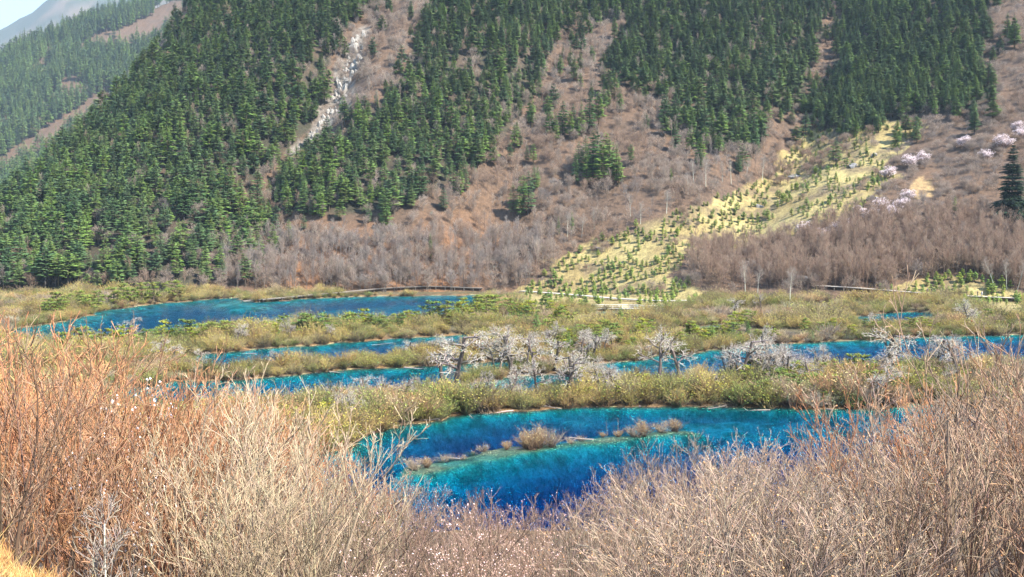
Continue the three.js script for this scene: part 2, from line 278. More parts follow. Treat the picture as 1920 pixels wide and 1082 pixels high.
{
  const rows = [];
  for (let d = -24; d < 70; d += 1.2) rows.push(d);
  for (let d = 70; d < 160; d += 0.7) rows.push(d);
  for (let d = 160; d < 420; d += 1.15) rows.push(d);
  for (let d = 420; d < 720; d += 3) rows.push(d);
  for (let d = 720; d < 2400; d += 14) rows.push(d);
  for (let d = 2400; d <= 6200; d += 70) rows.push(d);
  const C = 440, P = [], K = [], U = [], I = [];
  rows.forEach((D, r) => {
    for (let c = 0; c <= C; c++) {
      const s = c / C * 2 - 1, x = s * (0.62 * Math.max(D, 0) + 45), z = -D, [y, sd, body, hill] = heightInfo(x, z);
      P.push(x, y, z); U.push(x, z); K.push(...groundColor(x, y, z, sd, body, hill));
      if (r && c) { const b = r * (C + 1) + c, a = b - C - 1; I.push(a - 1, a, b, a - 1, b, b - 1); }
    }
  });
  const g = new THREE.BufferGeometry();
  g.setAttribute('position', new THREE.Float32BufferAttribute(P, 3)); g.setAttribute('uv', new THREE.Float32BufferAttribute(U, 2)); g.setAttribute('color', new THREE.Float32BufferAttribute(K, 3)); g.setIndex(I); g.computeVertexNormals();
  const ground = add(mesh('ground', g, M.ground), 'ground'); tag(ground, 'valley floor, lake bed and mountain slopes covered in brown leaf litter', 'ground', null, 'structure');
}
WATER.forEach((w, k) => {
  let area = 0; w.f.forEach((q, i) => { const n = w.f[(i + 1) % w.f.length]; area += q[0] * n[1] - n[0] * q[1]; });
  const s = area > 0 ? 1 : -1, out = w.f.map((q, i) => {
    const a = w.f[(i + w.f.length - 1) % w.f.length], b = w.f[(i + 1) % w.f.length], n1 = [q[1] - a[1], a[0] - q[0]], n2 = [b[1] - q[1], q[0] - b[0]], l1 = Math.hypot(...n1), l2 = Math.hypot(...n2), m = [n1[0] / l1 + n2[0] / l2, n1[1] / l1 + n2[1] / l2], l = Math.hypot(...m) || 1;
    return new THREE.Vector2(q[0] + s * m[0] / l * 3.2, -(q[1] + s * m[1] / l * 3.2));
  });
  const g = new THREE.ExtrudeGeometry(new THREE.Shape(out), { depth: 14, bevelEnabled: false }); g.rotateX(-Math.PI / 2); g.translate(0, -14 + k * 0.004, 0);
  const m = add(mesh(w.name, g, w.name === 'far_lake' ? M.lake : w.name === 'near_pool' ? M.water : M.pool), w.name === 'far_lake' ? 'lake' : 'pool'); tag(m, w.label, w.name === 'far_lake' ? 'lake' : 'pool', null, 'structure');
});
// ------------------------------------------------------------------ plants: how each kind is grown
M.bark = new THREE.MeshStandardMaterial({ vertexColors: true, roughness: 0.9 });
M.leaf = new THREE.MeshPhysicalMaterial({ vertexColors: true, roughness: 0.8, transmission: 0, specularIntensity: 0.3 });
const norm = (v) => { const l = Math.hypot(...v) || 1; return [v[0] / l, v[1] / l, v[2] / l]; };
function aside(d, ang, az) {                             // d turned by ang towards a side given by az
  let u = Math.abs(d[1]) < 0.95 ? norm([d[2], 0, -d[0]]) : [1, 0, 0]; const v = [d[1] * u[2] - d[2] * u[1], d[2] * u[0] - d[0] * u[2], d[0] * u[1] - d[1] * u[0]], s = Math.sin(ang), c = Math.cos(ang), a = Math.cos(az) * s, b = Math.sin(az) * s;
  return [d[0] * c + u[0] * a + v[0] * b, d[1] * c + u[1] * a + v[1] * b, d[2] * c + u[2] * a + v[2] * b];
}
function grow(seed, o) {                                 // bare woody plant -> { stems: [Bag], crown: Bag, tips: [[x, y, z]] }
  const rng = rngOf(seed), out = { stems: [], crown: new Bag(), tips: [], limbs: [] };
  function branch(lv, p, d, len, r, bag) {
    const L = o.lv[lv], pts = [[p, d, r]], col = tint(L.col, rng, L.vary ?? 0.25, 0.08); let q = p, dir = d;
    for (let s = 0; s < L.segs; s++) {
      dir = norm([dir[0] + (rng() * 2 - 1) * L.wig, dir[1] + (rng() * 2 - 1) * L.wig * 0.8 + L.up, dir[2] + (rng() * 2 - 1) * L.wig]);
      const nq = [q[0] + dir[0] * len / L.segs, q[1] + dir[1] * len / L.segs, q[2] + dir[2] * len / L.segs], ra = mix(r, r * L.tip, s / L.segs), rb = mix(r, r * L.tip, (s + 1) / L.segs);
      bag.stick(q, nq, ra, rb, col, L.sides ?? 3); pts.push([nq, dir, rb]); q = nq;
    }
    if (lv + 1 >= o.lv.length) { out.tips.push(q); return; }
    const C = o.lv[lv + 1], n = Math.max(1, Math.round(C.n * (0.75 + 0.5 * rng()))), az0 = rng() * 6.28;
    for (let k = 0; k < n; k++) {
      const t = mix(C.start, 1, (k + 0.3 + 0.6 * rng()) / n), f = Math.min(t, 0.999) * L.segs, i = Math.floor(f), A = pts[i], B = pts[i + 1], w = f - i;
      branch(lv + 1, [mix(A[0][0], B[0][0], w), mix(A[0][1], B[0][1], w), mix(A[0][2], B[0][2], w)], aside(B[1], C.ang * (0.6 + 0.8 * rng()), az0 + k * 2.4), len * C.ratio * (0.7 + 0.6 * rng()) * mix(1.15, 0.6, t), Math.max(C.rmin, mix(A[2], B[2], w) * C.rr), lv ? bag : o.split ? (out.limbs[out.stems.length - 1] ??= [], out.limbs[out.stems.length - 1].push(new Bag()), out.limbs[out.stems.length - 1].at(-1)) : out.crown);
    }
  }
  const S = o.lv[0];
  for (let k = 0; k < o.stems; k++) { const b = new Bag(), az = k / o.stems * 6.28 + rng(), lean = o.stems > 1 ? S.ang * (0.4 + 0.9 * rng()) : S.ang * rng(); out.stems.push(b); branch(0, [Math.cos(az) * o.foot * (o.stems > 1), -0.25, Math.sin(az) * o.foot * (o.stems > 1)], aside([0, 1, 0], lean, az), o.h * S.ratio * (0.8 + 0.35 * rng()), S.r * (0.75 + 0.5 * rng()), b); }
  return out;
}
// a grown plant as { parts: [[name, geometry, material]], whole: geometry for the far copies, h: its height }
function proto(parts) {
  parts = parts.map(([n, b, m]) => [n, b instanceof Bag ? b.geo() : b, m]);
  const bare = parts.map(([, g]) => g);
  let h = 0; bare.forEach((g) => { g.computeBoundingBox(); h = Math.max(h, g.boundingBox.max.y); });
  return { parts, h, whole: null };
}
const wholeOf = (p) => p.whole ??= mergeGeometries(p.parts.map(([, g]) => g));
const tinted = new Map();
function tintMat(m, k) {                                 // a few tones of one material
  if (!k) return m; const key = m.uuid + k; if (!tinted.has(key)) { const c = m.clone(); c.color.setRGB(...k); tinted.set(key, c); } return tinted.get(key);
}
function thing(p, name, pos, s, turn, tone, label, category, group) {
  const g = add(new THREE.Group(), name); g.position.set(...pos); g.rotation.y = turn; g.scale.set(s[0], s[1], s[0]);
  let last = null;
  for (const [n, geo, m, kids] of p.parts) { const part = mesh(n, geo, tintMat(m, tone), (n === 'blossom' || n === 'dry_leaves') && last ? last : g); if (n === 'crown') last = part; for (const [kn, kg, km] of kids ?? []) mesh(kn, kg, tintMat(km, tone), part); }
  return tag(g, label, category, group);
}
function inView(x, y, z, h) { const [px, py, f] = toPixel(x, y, z), top = toPixel(x, y + h, z)[1]; return f > 0 && px > -10 && px < 1930 && top < 1090 && py > -5 ? [px, py, FPX * h / f] : null; }
function hidden(x, y, z, h) {                            // does the land hide the top of a plant?
  const D = -z, e = (y + h - EYE) / D, a = x / D; for (let d = D * 0.55; d < D * 0.985; d += D * 0.03) if (EYE + e * d < groundAt(a * d, -d)) return true; return false;
}
// plants of one kind: the `most` that show largest become things of their own, the rest one stuff object
function stand(list, protos, o) {
  list.forEach((t) => { t.see = inView(t.x, t.y, t.z, protos[t.v].h * t.s); t.size = t.see ? t.see[2] : 0; });
  list.sort((a, b) => b.size - a.size);
  const rest = []; let n = 0;
  for (const t of list) {
    if (n < o.most && t.size > 0 && !hidden(t.x, t.y, t.z, protos[t.v].h * t.s)) { n++; const [name, label, cat, group] = o.name(t); thing(protos[t.v], name, [t.x, t.y, t.z], [t.s * (t.w ?? 1), t.s], t.r, o.tones[t.k % o.tones.length], label, cat, group); }
    else rest.push(t);
  }
  if (!rest.length) return;
  const g = add(new THREE.Group(), o.stuff[0]); tag(g, o.stuff[1], o.stuff[2], null, 'stuff');
  const m4 = new THREE.Matrix4(), q = new THREE.Quaternion(), up = new THREE.Vector3(0, 1, 0), c = new THREE.Color();
  protos.forEach((p, v) => {
    const own = rest.filter((t) => t.v === v); if (!own.length) return;
    const im = new THREE.InstancedMesh(wholeOf(p), M.far, own.length); im.name = o.stuff[3]; im.userData.kind = 'stuff'; im.castShadow = im.receiveShadow = true;
    own.forEach((t, k) => { q.setFromAxisAngle(up, t.r); m4.compose(new THREE.Vector3(t.x, t.y, t.z), q, new THREE.Vector3(t.s * (t.w ?? 1), t.s, t.s * (t.w ?? 1))); im.setMatrixAt(k, m4); const tn = o.tones[t.k % o.tones.length] ?? [1, 1, 1], b = 0.85 + 0.3 * hash2(k, v * 77); im.setColorAt(k, c.setRGB(tn[0] * b, tn[1] * b, tn[2] * b)); });
    g.add(im);
  });
}
M.far = new THREE.MeshStandardMaterial({ vertexColors: true, roughness: 0.9 });

// conifers
function conifer(seed, o) {
  const rng = rngOf(seed), trunk = new Bag(), crown = new Bag(), H = o.h;
  let q = [0, -0.6, 0]; const bend = [(rng() - 0.5) * 0.02, (rng() - 0.5) * 0.02];
  for (let k = 0; k < 6; k++) { const y = H * (k + 1) / 6.3, n = [bend[0] * y + (rng() - 0.5) * 0.08, y, bend[1] * y + (rng() - 0.5) * 0.08]; trunk.stick(q, n, o.r * (1 - k / 6.6), o.r * (1 - (k + 1) / 6.6), tint(o.bark, rng, 0.15), 6); q = n; }
  for (let w = 0; w < o.whorls; w++) {
    const t = (w + 0.2 + 0.6 * rng()) / o.whorls, y = mix(o.from * H, H * 0.985, Math.pow(t, 0.92)), n = Math.round(o.arms * (0.75 + 0.5 * rng()) * (t > 0.85 ? 0.65 : 1)), az0 = rng() * 6.28;
    const reach = o.R * Math.pow(1 - t * 0.96, o.shape) * (0.72 + 0.5 * rng()) * (t < 0.12 ? 0.55 + t * 3.7 : 1);
    for (let k = 0; k < n; k++) {
      if (rng() < o.gap) continue;
      const az = az0 + (k + 0.6 * rng()) / n * 6.28, L = reach * (0.6 + 0.6 * rng()), dr = mix(o.droop, -0.35, Math.pow(t, 2.2)) * (0.6 + 0.8 * rng()), dx = Math.cos(az), dz = Math.sin(az), bx = bend[0] * y, bz = bend[1] * y;
      const P = (f, yy = 0, side = 0) => [bx + (dx * f - dz * side) * L, y - dr * L * f + 0.12 * L * f * f + yy, bz + (dz * f + dx * side) * L];
      const col = tint(o.col, rng, 0.28, 0.1);
      crown.spray(P(0.05), P(1, 0.04), L * o.wide + 0.1, 0.1 + L * 0.09, col);
      for (const sd of [-1, 1]) crown.spray(P(0.3), P(0.82, -0.03 * L, sd * (0.26 + 0.16 * rng())), L * o.wide * 0.7 + 0.06, 0.08 + L * 0.06, tint(col, rng, 0.15));
      if (o.fine) for (const f of [0.2, 0.45, 0.65, 0.85]) for (const sd of [-1, 1]) crown.spray(P(f), P(f + 0.18, -0.1 * L, sd * (0.3 - 0.22 * f)), L * 0.07 + 0.03, 0.08, tint(col, rng, 0.2));
    }
  }
  crown.spray([q[0], H * 0.95, q[2]], [q[0], H * 1.01, q[2]], 0.1, 0.1, o.col);
  return proto([['trunk', trunk, M.bark], ['crown', crown, M.leaf]]);
}
const GREEN = [0.108, 0.176, 0.052], DARKBARK = [0.10, 0.075, 0.06];
const CON = [
  conifer(11, { h: 18, r: 0.26, whorls: 24, arms: 7, R: 3.3, shape: 0.8, from: 0.12, droop: 0.22, gap: 0.12, wide: 0.17, col: GREEN, bark: DARKBARK }),
  conifer(12, { h: 17, r: 0.25, whorls: 21, arms: 6, R: 3.7, shape: 0.62, from: 0.18, droop: 0.16, gap: 0.2, wide: 0.18, col: GREEN, bark: DARKBARK }),
  conifer(13, { h: 19, r: 0.27, whorls: 27, arms: 7, R: 2.8, shape: 0.85, from: 0.08, droop: 0.3, gap: 0.1, wide: 0.17, col: GREEN, bark: DARKBARK }),
  conifer(14, { h: 15, r: 0.25, whorls: 17, arms: 6, R: 3.9, shape: 0.55, from: 0.26, droop: 0.08, gap: 0.26, wide: 0.2, col: GREEN, bark: DARKBARK }),
  conifer(15, { h: 16, r: 0.22, whorls: 24, arms: 7, R: 3.0, shape: 0.7, from: 0.1, droop: 0.2, gap: 0.16, wide: 0.18, col: GREEN, bark: DARKBARK }),
];
const SAP = [1, 2, 3].map((k) => conifer(30 + k, { h: 2.6, r: 0.05, whorls: 9, arms: 6, R: 0.72, shape: 0.6, from: 0.08, droop: -0.25, gap: 0.12, wide: 0.26, col: [0.22, 0.31, 0.06], bark: DARKBARK }));
const PINE = [1, 2, 3, 4].map((k) => {                    // low spreading island pines
  const rng = rngOf(50 + k), trunk = new Bag(), crown = new Bag(), H = 4.2; let q = [0, -0.3, 0];
  const spots = [];
  for (let s = 0; s < 5; s++) { const n = [q[0] + (rng() - 0.5) * 0.35, q[1] + H / 5.6, q[2] + (rng() - 0.5) * 0.35]; trunk.stick(q, n, 0.12 * (1 - s / 6), 0.12 * (1 - (s + 1) / 6), tint([0.16, 0.11, 0.08], rng), 5); q = n; if (s > 0) spots.push(q); }
  for (const sp of spots) { const n = 6 + Math.floor(rng() * 3); for (let j = 0; j < n; j++) {
    const az = rng() * 6.28, L = (0.5 + rng() * 1.1) * (1.25 - sp[1] / H * 0.75), e = [sp[0] + Math.cos(az) * L, sp[1] + (rng() - 0.2) * 0.5, sp[2] + Math.sin(az) * L]; trunk.stick(sp, e, 0.04, 0.02, [0.16, 0.11, 0.08], 3);
    const col = tint([0.20, 0.225, 0.045], rng, 0.35, 0.15); for (let m = 0; m < 13; m++) { const a2 = rng() * 6.28, r = 0.25 + rng() * 0.32, b = [e[0] + (rng() - 0.5) * 0.5, e[1] + (rng() - 0.5) * 0.25, e[2] + (rng() - 0.5) * 0.5]; crown.spray(b, [b[0] + Math.cos(a2) * r, b[1] + 0.12 + rng() * 0.22, b[2] + Math.sin(a2) * r], 0.09, 0.08, tint(col, rng, 0.25)); } } }
  return proto([['trunk', trunk, M.bark], ['crown', crown, M.leaf]]);
});
// bare hillside trees
function bareTree(seed, o) { const g = grow(seed, o), parts = g.stems.map((b) => [o.stems > 1 ? 'stem' : 'trunk', b, M.bark]); parts.push(['crown', g.crown, M.bark]); return [parts, g.tips]; }
const lvHill = (col, tw) => [{ ang: 0.12, ratio: 0.72, r: 0.1, segs: 4, wig: 0.1, up: 0.12, tip: 0.35, sides: 4, col }, { n: 9, start: 0.25, ang: 0.75, ratio: 0.55, rr: 0.6, rmin: 0.04, segs: 2, wig: 0.14, up: 0.14, tip: 0.5, col }, { n: 6, start: 0.15, ang: 0.7, ratio: 0.6, rr: 0.7, rmin: 0.03, segs: 1, wig: 0.2, up: 0.15, tip: 0.7, col: tw }, { n: 4, start: 0.2, ang: 0.65, ratio: 0.62, rr: 0.8, rmin: 0.026, segs: 1, wig: 0.2, up: 0.15, tip: 0.6, col: tw }];
const HILLBARK = [0.2, 0.165, 0.14], HILLTWIG = [0.34, 0.285, 0.24];
const BARE = [1, 2, 3, 4, 5].map((k) => proto(bareTree(70 + k, { h: 7, stems: k < 3 ? 1 : 2, foot: 0.2, lv: lvHill(HILLBARK, HILLTWIG) })[0]));
for (const k of [1, 2]) BARE.push(proto(bareTree(75 + k, { h: 9, stems: 1, foot: 0, lv: [{ ang: 0.1, ratio: 0.85, r: 0.095, segs: 5, wig: 0.07, up: 0.1, tip: 0.35, sides: 4, col: [0.17, 0.13, 0.11] }, { n: 12, start: 0.35, ang: 0.42, ratio: 0.36, rr: 0.5, rmin: 0.035, segs: 2, wig: 0.12, up: 0.2, tip: 0.5, col: [0.22, 0.165, 0.135] }, { n: 5, start: 0.2, ang: 0.5, ratio: 0.55, rr: 0.7, rmin: 0.026, segs: 1, wig: 0.2, up: 0.2, tip: 0.7, col: HILLTWIG }, { n: 3, start: 0.2, ang: 0.5, ratio: 0.6, rr: 0.8, rmin: 0.022, segs: 1, wig: 0.2, up: 0.15, tip: 0.6, col: HILLTWIG }] })[0]));
const BIRCH = [1, 2].map((k) => proto(bareTree(80 + k, { h: 10, stems: 1, foot: 0, lv: [{ ang: 0.08, ratio: 0.92, r: 0.11, segs: 6, wig: 0.07, up: 0.1, tip: 0.3, sides: 5, col: [0.62, 0.57, 0.5] }, { n: 14, start: 0.4, ang: 0.6, ratio: 0.26, rr: 0.5, rmin: 0.03, segs: 2, wig: 0.15, up: 0.1, tip: 0.5, col: [0.4, 0.33, 0.27] }, { n: 7, start: 0.2, ang: 0.6, ratio: 0.6, rr: 0.7, rmin: 0.022, segs: 1, wig: 0.2, up: 0.1, tip: 0.7, col: HILLTWIG }, { n: 3, start: 0.2, ang: 0.6, ratio: 0.6, rr: 0.7, rmin: 0.02, segs: 1, wig: 0.2, up: 0.05, tip: 0.7, col: HILLTWIG }] })[0]));
const BLOSSOM = [1, 2, 3].map((k) => { const [parts, tips] = bareTree(90 + k, { h: 4.6, stems: 3, foot: 0.2, lv: lvHill([0.18, 0.12, 0.1], [0.33, 0.24, 0.2]).map((l, i) => i ? l : { ...l, ang: 0.5 }) }), rng = rngOf(k), b = new Bag(); for (const t of tips) for (let m = 0; m < 2; m++) b.fleck([t[0] + (rng() - 0.5) * 0.5, t[1] + (rng() - 0.5) * 0.4, t[2] + (rng() - 0.5) * 0.5], 0.055 + rng() * 0.075, rng, tint([0.88, 0.74, 0.75], rng, 0.12, 0.05)); parts.push(['blossom', b, M.leaf]); return proto(parts); });
// shrubs of the dikes
function shrub(seed, o) {
  const rng = rngOf(seed), stems = new Bag(), twigs = new Bag();
  for (let k = 0; k < o.n; k++) {
    const az = rng() * 6.28, lean = Math.pow(rng(), 0.7) * o.lean, d = aside([0, 1, 0], lean, az), L = o.h * (0.65 + 0.45 * rng()), b = [Math.cos(az) * o.foot * rng(), -0.15, Math.sin(az) * o.foot * rng()], m = [b[0] + d[0] * L * 0.55, b[1] + d[1] * L * 0.55, b[2] + d[2] * L * 0.55], d2 = norm([d[0] + (rng() - 0.5) * 0.4, d[1] + 0.2, d[2] + (rng() - 0.5) * 0.4]), e = [m[0] + d2[0] * L * 0.45, m[1] + d2[1] * L * 0.45, m[2] + d2[2] * L * 0.45];
    stems.stick(b, m, 0.035, 0.022, tint(o.stem, rng)); twigs.stick(m, e, 0.02, 0.012, tint(o.twig, rng, 0.3, 0.1));
    for (let j = 0; j < o.side; j++) { const f = 0.25 + 0.75 * rng(), p = f < 0.55 ? [mix(b[0], m[0], f / 0.55), mix(b[1], m[1], f / 0.55), mix(b[2], m[2], f / 0.55)] : [mix(m[0], e[0], (f - 0.55) / 0.45), mix(m[1], e[1], (f - 0.55) / 0.45), mix(m[2], e[2], (f - 0.55) / 0.45)], s = aside(d2, 0.25 + 0.5 * rng(), rng() * 6.28), l = L * (0.16 + 0.2 * rng()), q = [p[0] + s[0] * l, p[1] + (s[1] + 0.15) * l, p[2] + s[2] * l]; twigs.stick(p, q, 0.015, 0.01, tint(o.twig, rng, 0.3, 0.1)); if (rng() < o.bud) twigs.fleck(q, 0.05 + 0.05 * rng(), rng, tint(o.leaf, rng, 0.25)); }
  }
  return proto([['stems', stems, M.bark], ['twigs', twigs, M.bark]]);
}
const SHRUB = [
  shrub(1, { h: 2.6, n: 60, lean: 0.95, foot: 0.5, side: 6, bud: 0.3, stem: [0.20, 0.15, 0.10], twig: [0.37, 0.295, 0.15], leaf: [0.36, 0.33, 0.08] }),
  shrub(2, { h: 2.2, n: 60, lean: 1.1, foot: 0.6, side: 6, bud: 0.3, stem: [0.2, 0.16, 0.09], twig: [0.26, 0.24, 0.095], leaf: [0.24, 0.275, 0.055] }),
  shrub(3, { h: 2.4, n: 60, lean: 0.9, foot: 0.5, side: 6, bud: 0.08, stem: [0.2, 0.14, 0.1], twig: [0.40, 0.29, 0.18], leaf: [0.5, 0.42, 0.2] }),
  shrub(4, { h: 2.1, n: 55, lean: 1.15, foot: 0.6, side: 6, bud: 0.05, stem: [0.22, 0.17, 0.13], twig: [0.43, 0.36, 0.28], leaf: [0.45, 0.4, 0.25] }),
];
// gnarled pale trees of the dikes
const GNARL = [1, 2, 3, 4, 5].map((k) => proto(bareTree(100 + k, { h: 5.5, stems: k > 3 ? 2 : 1, foot: 0.3, lv: [{ ang: 0.3, ratio: 0.8, r: 0.16, segs: 6, wig: 0.22, up: 0.14, tip: 0.55, sides: 5, col: [0.11, 0.085, 0.07] }, { n: 8, start: 0.48, ang: 1.05, ratio: 0.5, rr: 0.6, rmin: 0.05, segs: 4, wig: 0.4, up: 0.1, tip: 0.5, sides: 4, col: [0.2, 0.165, 0.14] }, { n: 7, start: 0.25, ang: 0.95, ratio: 0.5, rr: 0.6, rmin: 0.019, segs: 2, wig: 0.4, up: 0.06, tip: 0.6, col: [0.36, 0.315, 0.27] }, { n: 6, start: 0.15, ang: 0.9, ratio: 0.55, rr: 0.7, rmin: 0.0125, segs: 1, wig: 0.4, up: 0.06, tip: 0.6, col: [0.62, 0.55, 0.46] }] })[0]));
// ------------------------------------------------------------------ what stands where
const put = (px, py) => at(px, py);
function spotTree(p, name, px, py, hpx, turn, tone, label, cat, group, wide = 1) {
  const q = put(px, py); if (!q) return null; const s = hpx * -q[2] / FPX / p.h; return thing(p, name, [q[0], q[1] - 0.02, q[2]], [s * wide, s], turn, tone, label, cat, group);
}
// --- conifers on the mountain
const CTONE = [null, [1.2, 1.12, 0.9], [0.7, 0.78, 0.95], [1.3, 1.3, 0.85]];
const CLUSTERS = [
  { at: [1118, 345], list: [[1085, 335, 62], [1100, 348, 70], [1112, 340, 85], [1128, 352, 75], [1142, 346, 80], [1156, 342, 66], [1120, 322, 70], [1136, 318, 62], [1098, 322, 60], [1150, 325, 55], [1080, 345, 50], [1160, 350, 50]], label: 'dark conifer in the compact clump above the middle of the brown slope' },
  { at: [1085, 255], list: [[1030, 262, 58], [1042, 265, 50], [1055, 258, 62], [1068, 262, 48], [1082, 262, 40], [1090, 255, 60], [1105, 250, 66], [1122, 240, 60], [1132, 215, 50], [1140, 205, 44], [1074, 240, 40]], label: 'conifer in the loose row of trees above the compact clump' },
  { at: [980, 400], list: [[962, 405, 55], [975, 408, 70], [990, 402, 72], [982, 385, 50], [1002, 360, 45], [1008, 352, 38], [988, 305, 30], [1000, 308, 34]], label: 'conifer in the small dark group right of the lone shore spruce' },
  { at: [860, 365], list: [[850, 362, 52], [862, 368, 60], [872, 360, 45]], label: 'conifer of the trio below the edge of the central forest' },
  { at: [1400, 285], list: [[1385, 275, 50], [1398, 282, 58], [1412, 276, 60], [1422, 268, 50]], label: 'conifer in the small stand beside the top of the yellow plantation' },
];
for (const c of CLUSTERS) { const rng = rngOf(c.at[0]); c.list.forEach(([x, y, h], k) => spotTree(CON[[0, 2, 4, 1][k % 4]], 'conifer', x, y, h * 1.15, rng() * 6.28, CTONE[k % 4], c.label, 'conifer', c.label.replace('conifer', 'conifers'), 1.25)); }
const SINGLES = [[807, 487, 52, 2, 'lone dark spruce standing above the far lake shore'], [965, 285, 52, 1, 'broad conifer alone between the central forest and the row'], [995, 240, 46, 0, 'single conifer on the brown slope right of the central forest'], [1258, 342, 28, 4, 'small bright green conifer alone on the brown slope'], [1183, 312, 42, 3, 'thin crowned conifer just right of the compact clump'], [1790, 400, 34, 4, 'small dark conifer left of the tall black spruce'], [1749, 412, 30, 2, 'little pointed conifer farther left of the tall black spruce'], [1047, 440, 36, 2, 'narrow conifer left of the two among the birches'], [1072, 438, 46, 2, 'slim tall conifer standing among white birch trunks'], [512, 482, 62, 1, 'round bright green pine at the end of the left forest'], [1165, 345, 30, 4, 'small conifer at the right foot of the compact clump'], [605, 405, 30, 4, 'small pointed conifer below the central forest edge'], [1050, 145, 46, 0, 'conifer standing free above the gap between the forests'], [1088, 172, 36, 1, 'conifer alone in the bare gap between the two upper forests'], [1855, 150, 42, 2, 'narrow conifer at the right end of the upper grove'], [1622, 265, 14, 4, 'small dark conifer at the top of the yellow plantation'], [1640, 245, 26, 4, 'bushy young conifer at the upper edge of the plantation']];
SINGLES.forEach(([x, y, h, v, label], k) => spotTree(CON[v], 'conifer', x, y, h, k * 1.7, CTONE[k % 4], label, 'conifer', null, v === 1 ? 1.15 : 1));
{
  const fir = conifer(99, { h: 27, r: 0.42, whorls: 46, arms: 10, R: 4.6, shape: 0.78, from: 0.05, droop: 0.3, gap: 0.03, wide: 0.13, fine: true, col: [0.017, 0.033, 0.017], bark: DARKBARK });
  spotTree(fir, 'spruce_tree', 1896, 430, 164, 0.4, null, 'tall almost black spruce rising at the right edge', 'spruce', null, 1.35);
}
{
  const rng = rngOf(5), list = [], cells = new Map(), names = ['spur', 'centre', 'upper', 'grove'];
  const words = { spur: 'on the left spur below the far ridge', centre: 'in the central forest right of the rock gully', upper: 'in the upper forest above the brown slope', grove: 'in the grove above the yellow plantation', ridge: 'on the hazy second ridge at the left' };
  const free = (x, z, r) => { const i = Math.floor(x / 5), j = Math.floor(z / 5); for (let a = -1; a < 2; a++) for (let b = -1; b < 2; b++) for (const q of cells.get((i + a) + ',' + (j + b)) ?? []) if ((q[0] - x) ** 2 + (q[1] - z) ** 2 < r * r) return false; const k = i + ',' + j; if (!cells.has(k)) cells.set(k, []); cells.get(k).push([x, z]); return true; };
  for (let n = 0; n < 90000; n++) {
    const D = 385 + Math.pow(rng(), 0.8) * 330, x = (rng() * 2 - 1) * 0.56 * D, z = -D, y = groundAt(x, z); if (y < 1.2) continue;
    const [px, py] = toPixel(x, y, z), j = fbm(x / 14, z / 14, 3) * 34, j2 = fbm(x / 11 + 70, z / 11, 3) * 24, reg = names.find((k) => inPoly(REGION[k], px + j, py + j2)) ?? (rng() < 0.05 ? names.find((k) => inPoly(REGION[k], px + (rng() - 0.5) * 130, py - rng() * 70)) : null); if (!reg) continue;
    if (['gap_1', 'gap_2', 'gap_3'].some((k) => inPoly(REGION[k], px, py)) && rng() < 0.85) continue;
    if (inPoly(REGION.rocks, px, py) && rng() < 0.6) continue;
    const dens = fbm(x / 26 + 9, z / 26, 2); if (dens < (reg === 'spur' || reg === 'centre' ? -0.3 : -0.2) && rng() < 0.8) continue;
    const pole = reg === 'grove' && py > 150; if (!free(x, z, pole ? 2.6 : 3.1 + rng() * 2.2)) continue;
    const s = (pole ? 0.46 + 0.2 * rng() : reg === 'upper' || reg === 'grove' ? 0.42 + 0.36 * rng() : 0.36 + 0.46 * rng() + 0.2 * rng() * rng()) * (reg === 'centre' ? 0.95 : 1), v = reg === 'spur' ? [0, 1, 3, 1, 4, 3][Math.floor(rng() * 6)] : [0, 1, 4, 3, 2][Math.floor(rng() * 5)];
    list.push({ x, y: y - 0.1, z, s, w: 1.2 + 0.5 * rng() + (reg === 'upper' || reg === 'grove' ? 0.2 : 0), v, r: rng() * 6.28, k: Math.floor(rng() * 4), reg });
  }
  for (let n = 0; n < 40000; n++) {
    const D = 1200 + rng() * 1000, x = -D * (0.18 + rng() * 0.36), z = -D, y = groundAt(x, z); if (y < 3) continue;
    const [px, py] = toPixel(x, y, z); if (px < -80 || px > 460 || py < -10) continue;
    if (inPoly(REGION.strip_1, px, py) || inPoly(REGION.strip_2, px, py)) continue;
    if (fbm(x / 30, z / 30, 2) < -0.25 || !free(x, z, 6.5)) continue;
    list.push({ x, y: y - 0.1, z, s: 1.5 + 0.8 * rng(), w: 0.9 + 0.4 * rng(), v: Math.floor(rng() * 5), r: rng() * 6.28, k: Math.floor(rng() * 4), reg: 'ridge' });
  }
  console.log('conifers', list.length);
  const where = (t) => { const [px, py] = t.see; if (t.reg === 'spur') return py > 480 ? 'at the foot of the left spur' : px > 380 ? 'on the left spur next to the rock gully' : py > 330 ? 'halfway up the left spur' : 'high on the left spur'; if (t.reg === 'centre') return py > 330 ? 'along the lower edge of the central forest' : py > 200 ? 'in the middle of the central forest' : 'at the top of the central forest'; return words[t.reg]; };
  stand(list, CON, { most: 300, tones: CTONE, name: (t) => { const kind = ['tall green conifer', 'broad layered conifer', 'narrow conifer', 'flat topped conifer', 'slender conifer'][t.v], w = where(t); return ['conifer', kind + ' ' + w, 'conifer', kind + 's ' + w]; }, stuff: ['conifer_forest', 'dense dark green conifer forest covering the mountain spurs', 'forest', 'conifers'] });
}
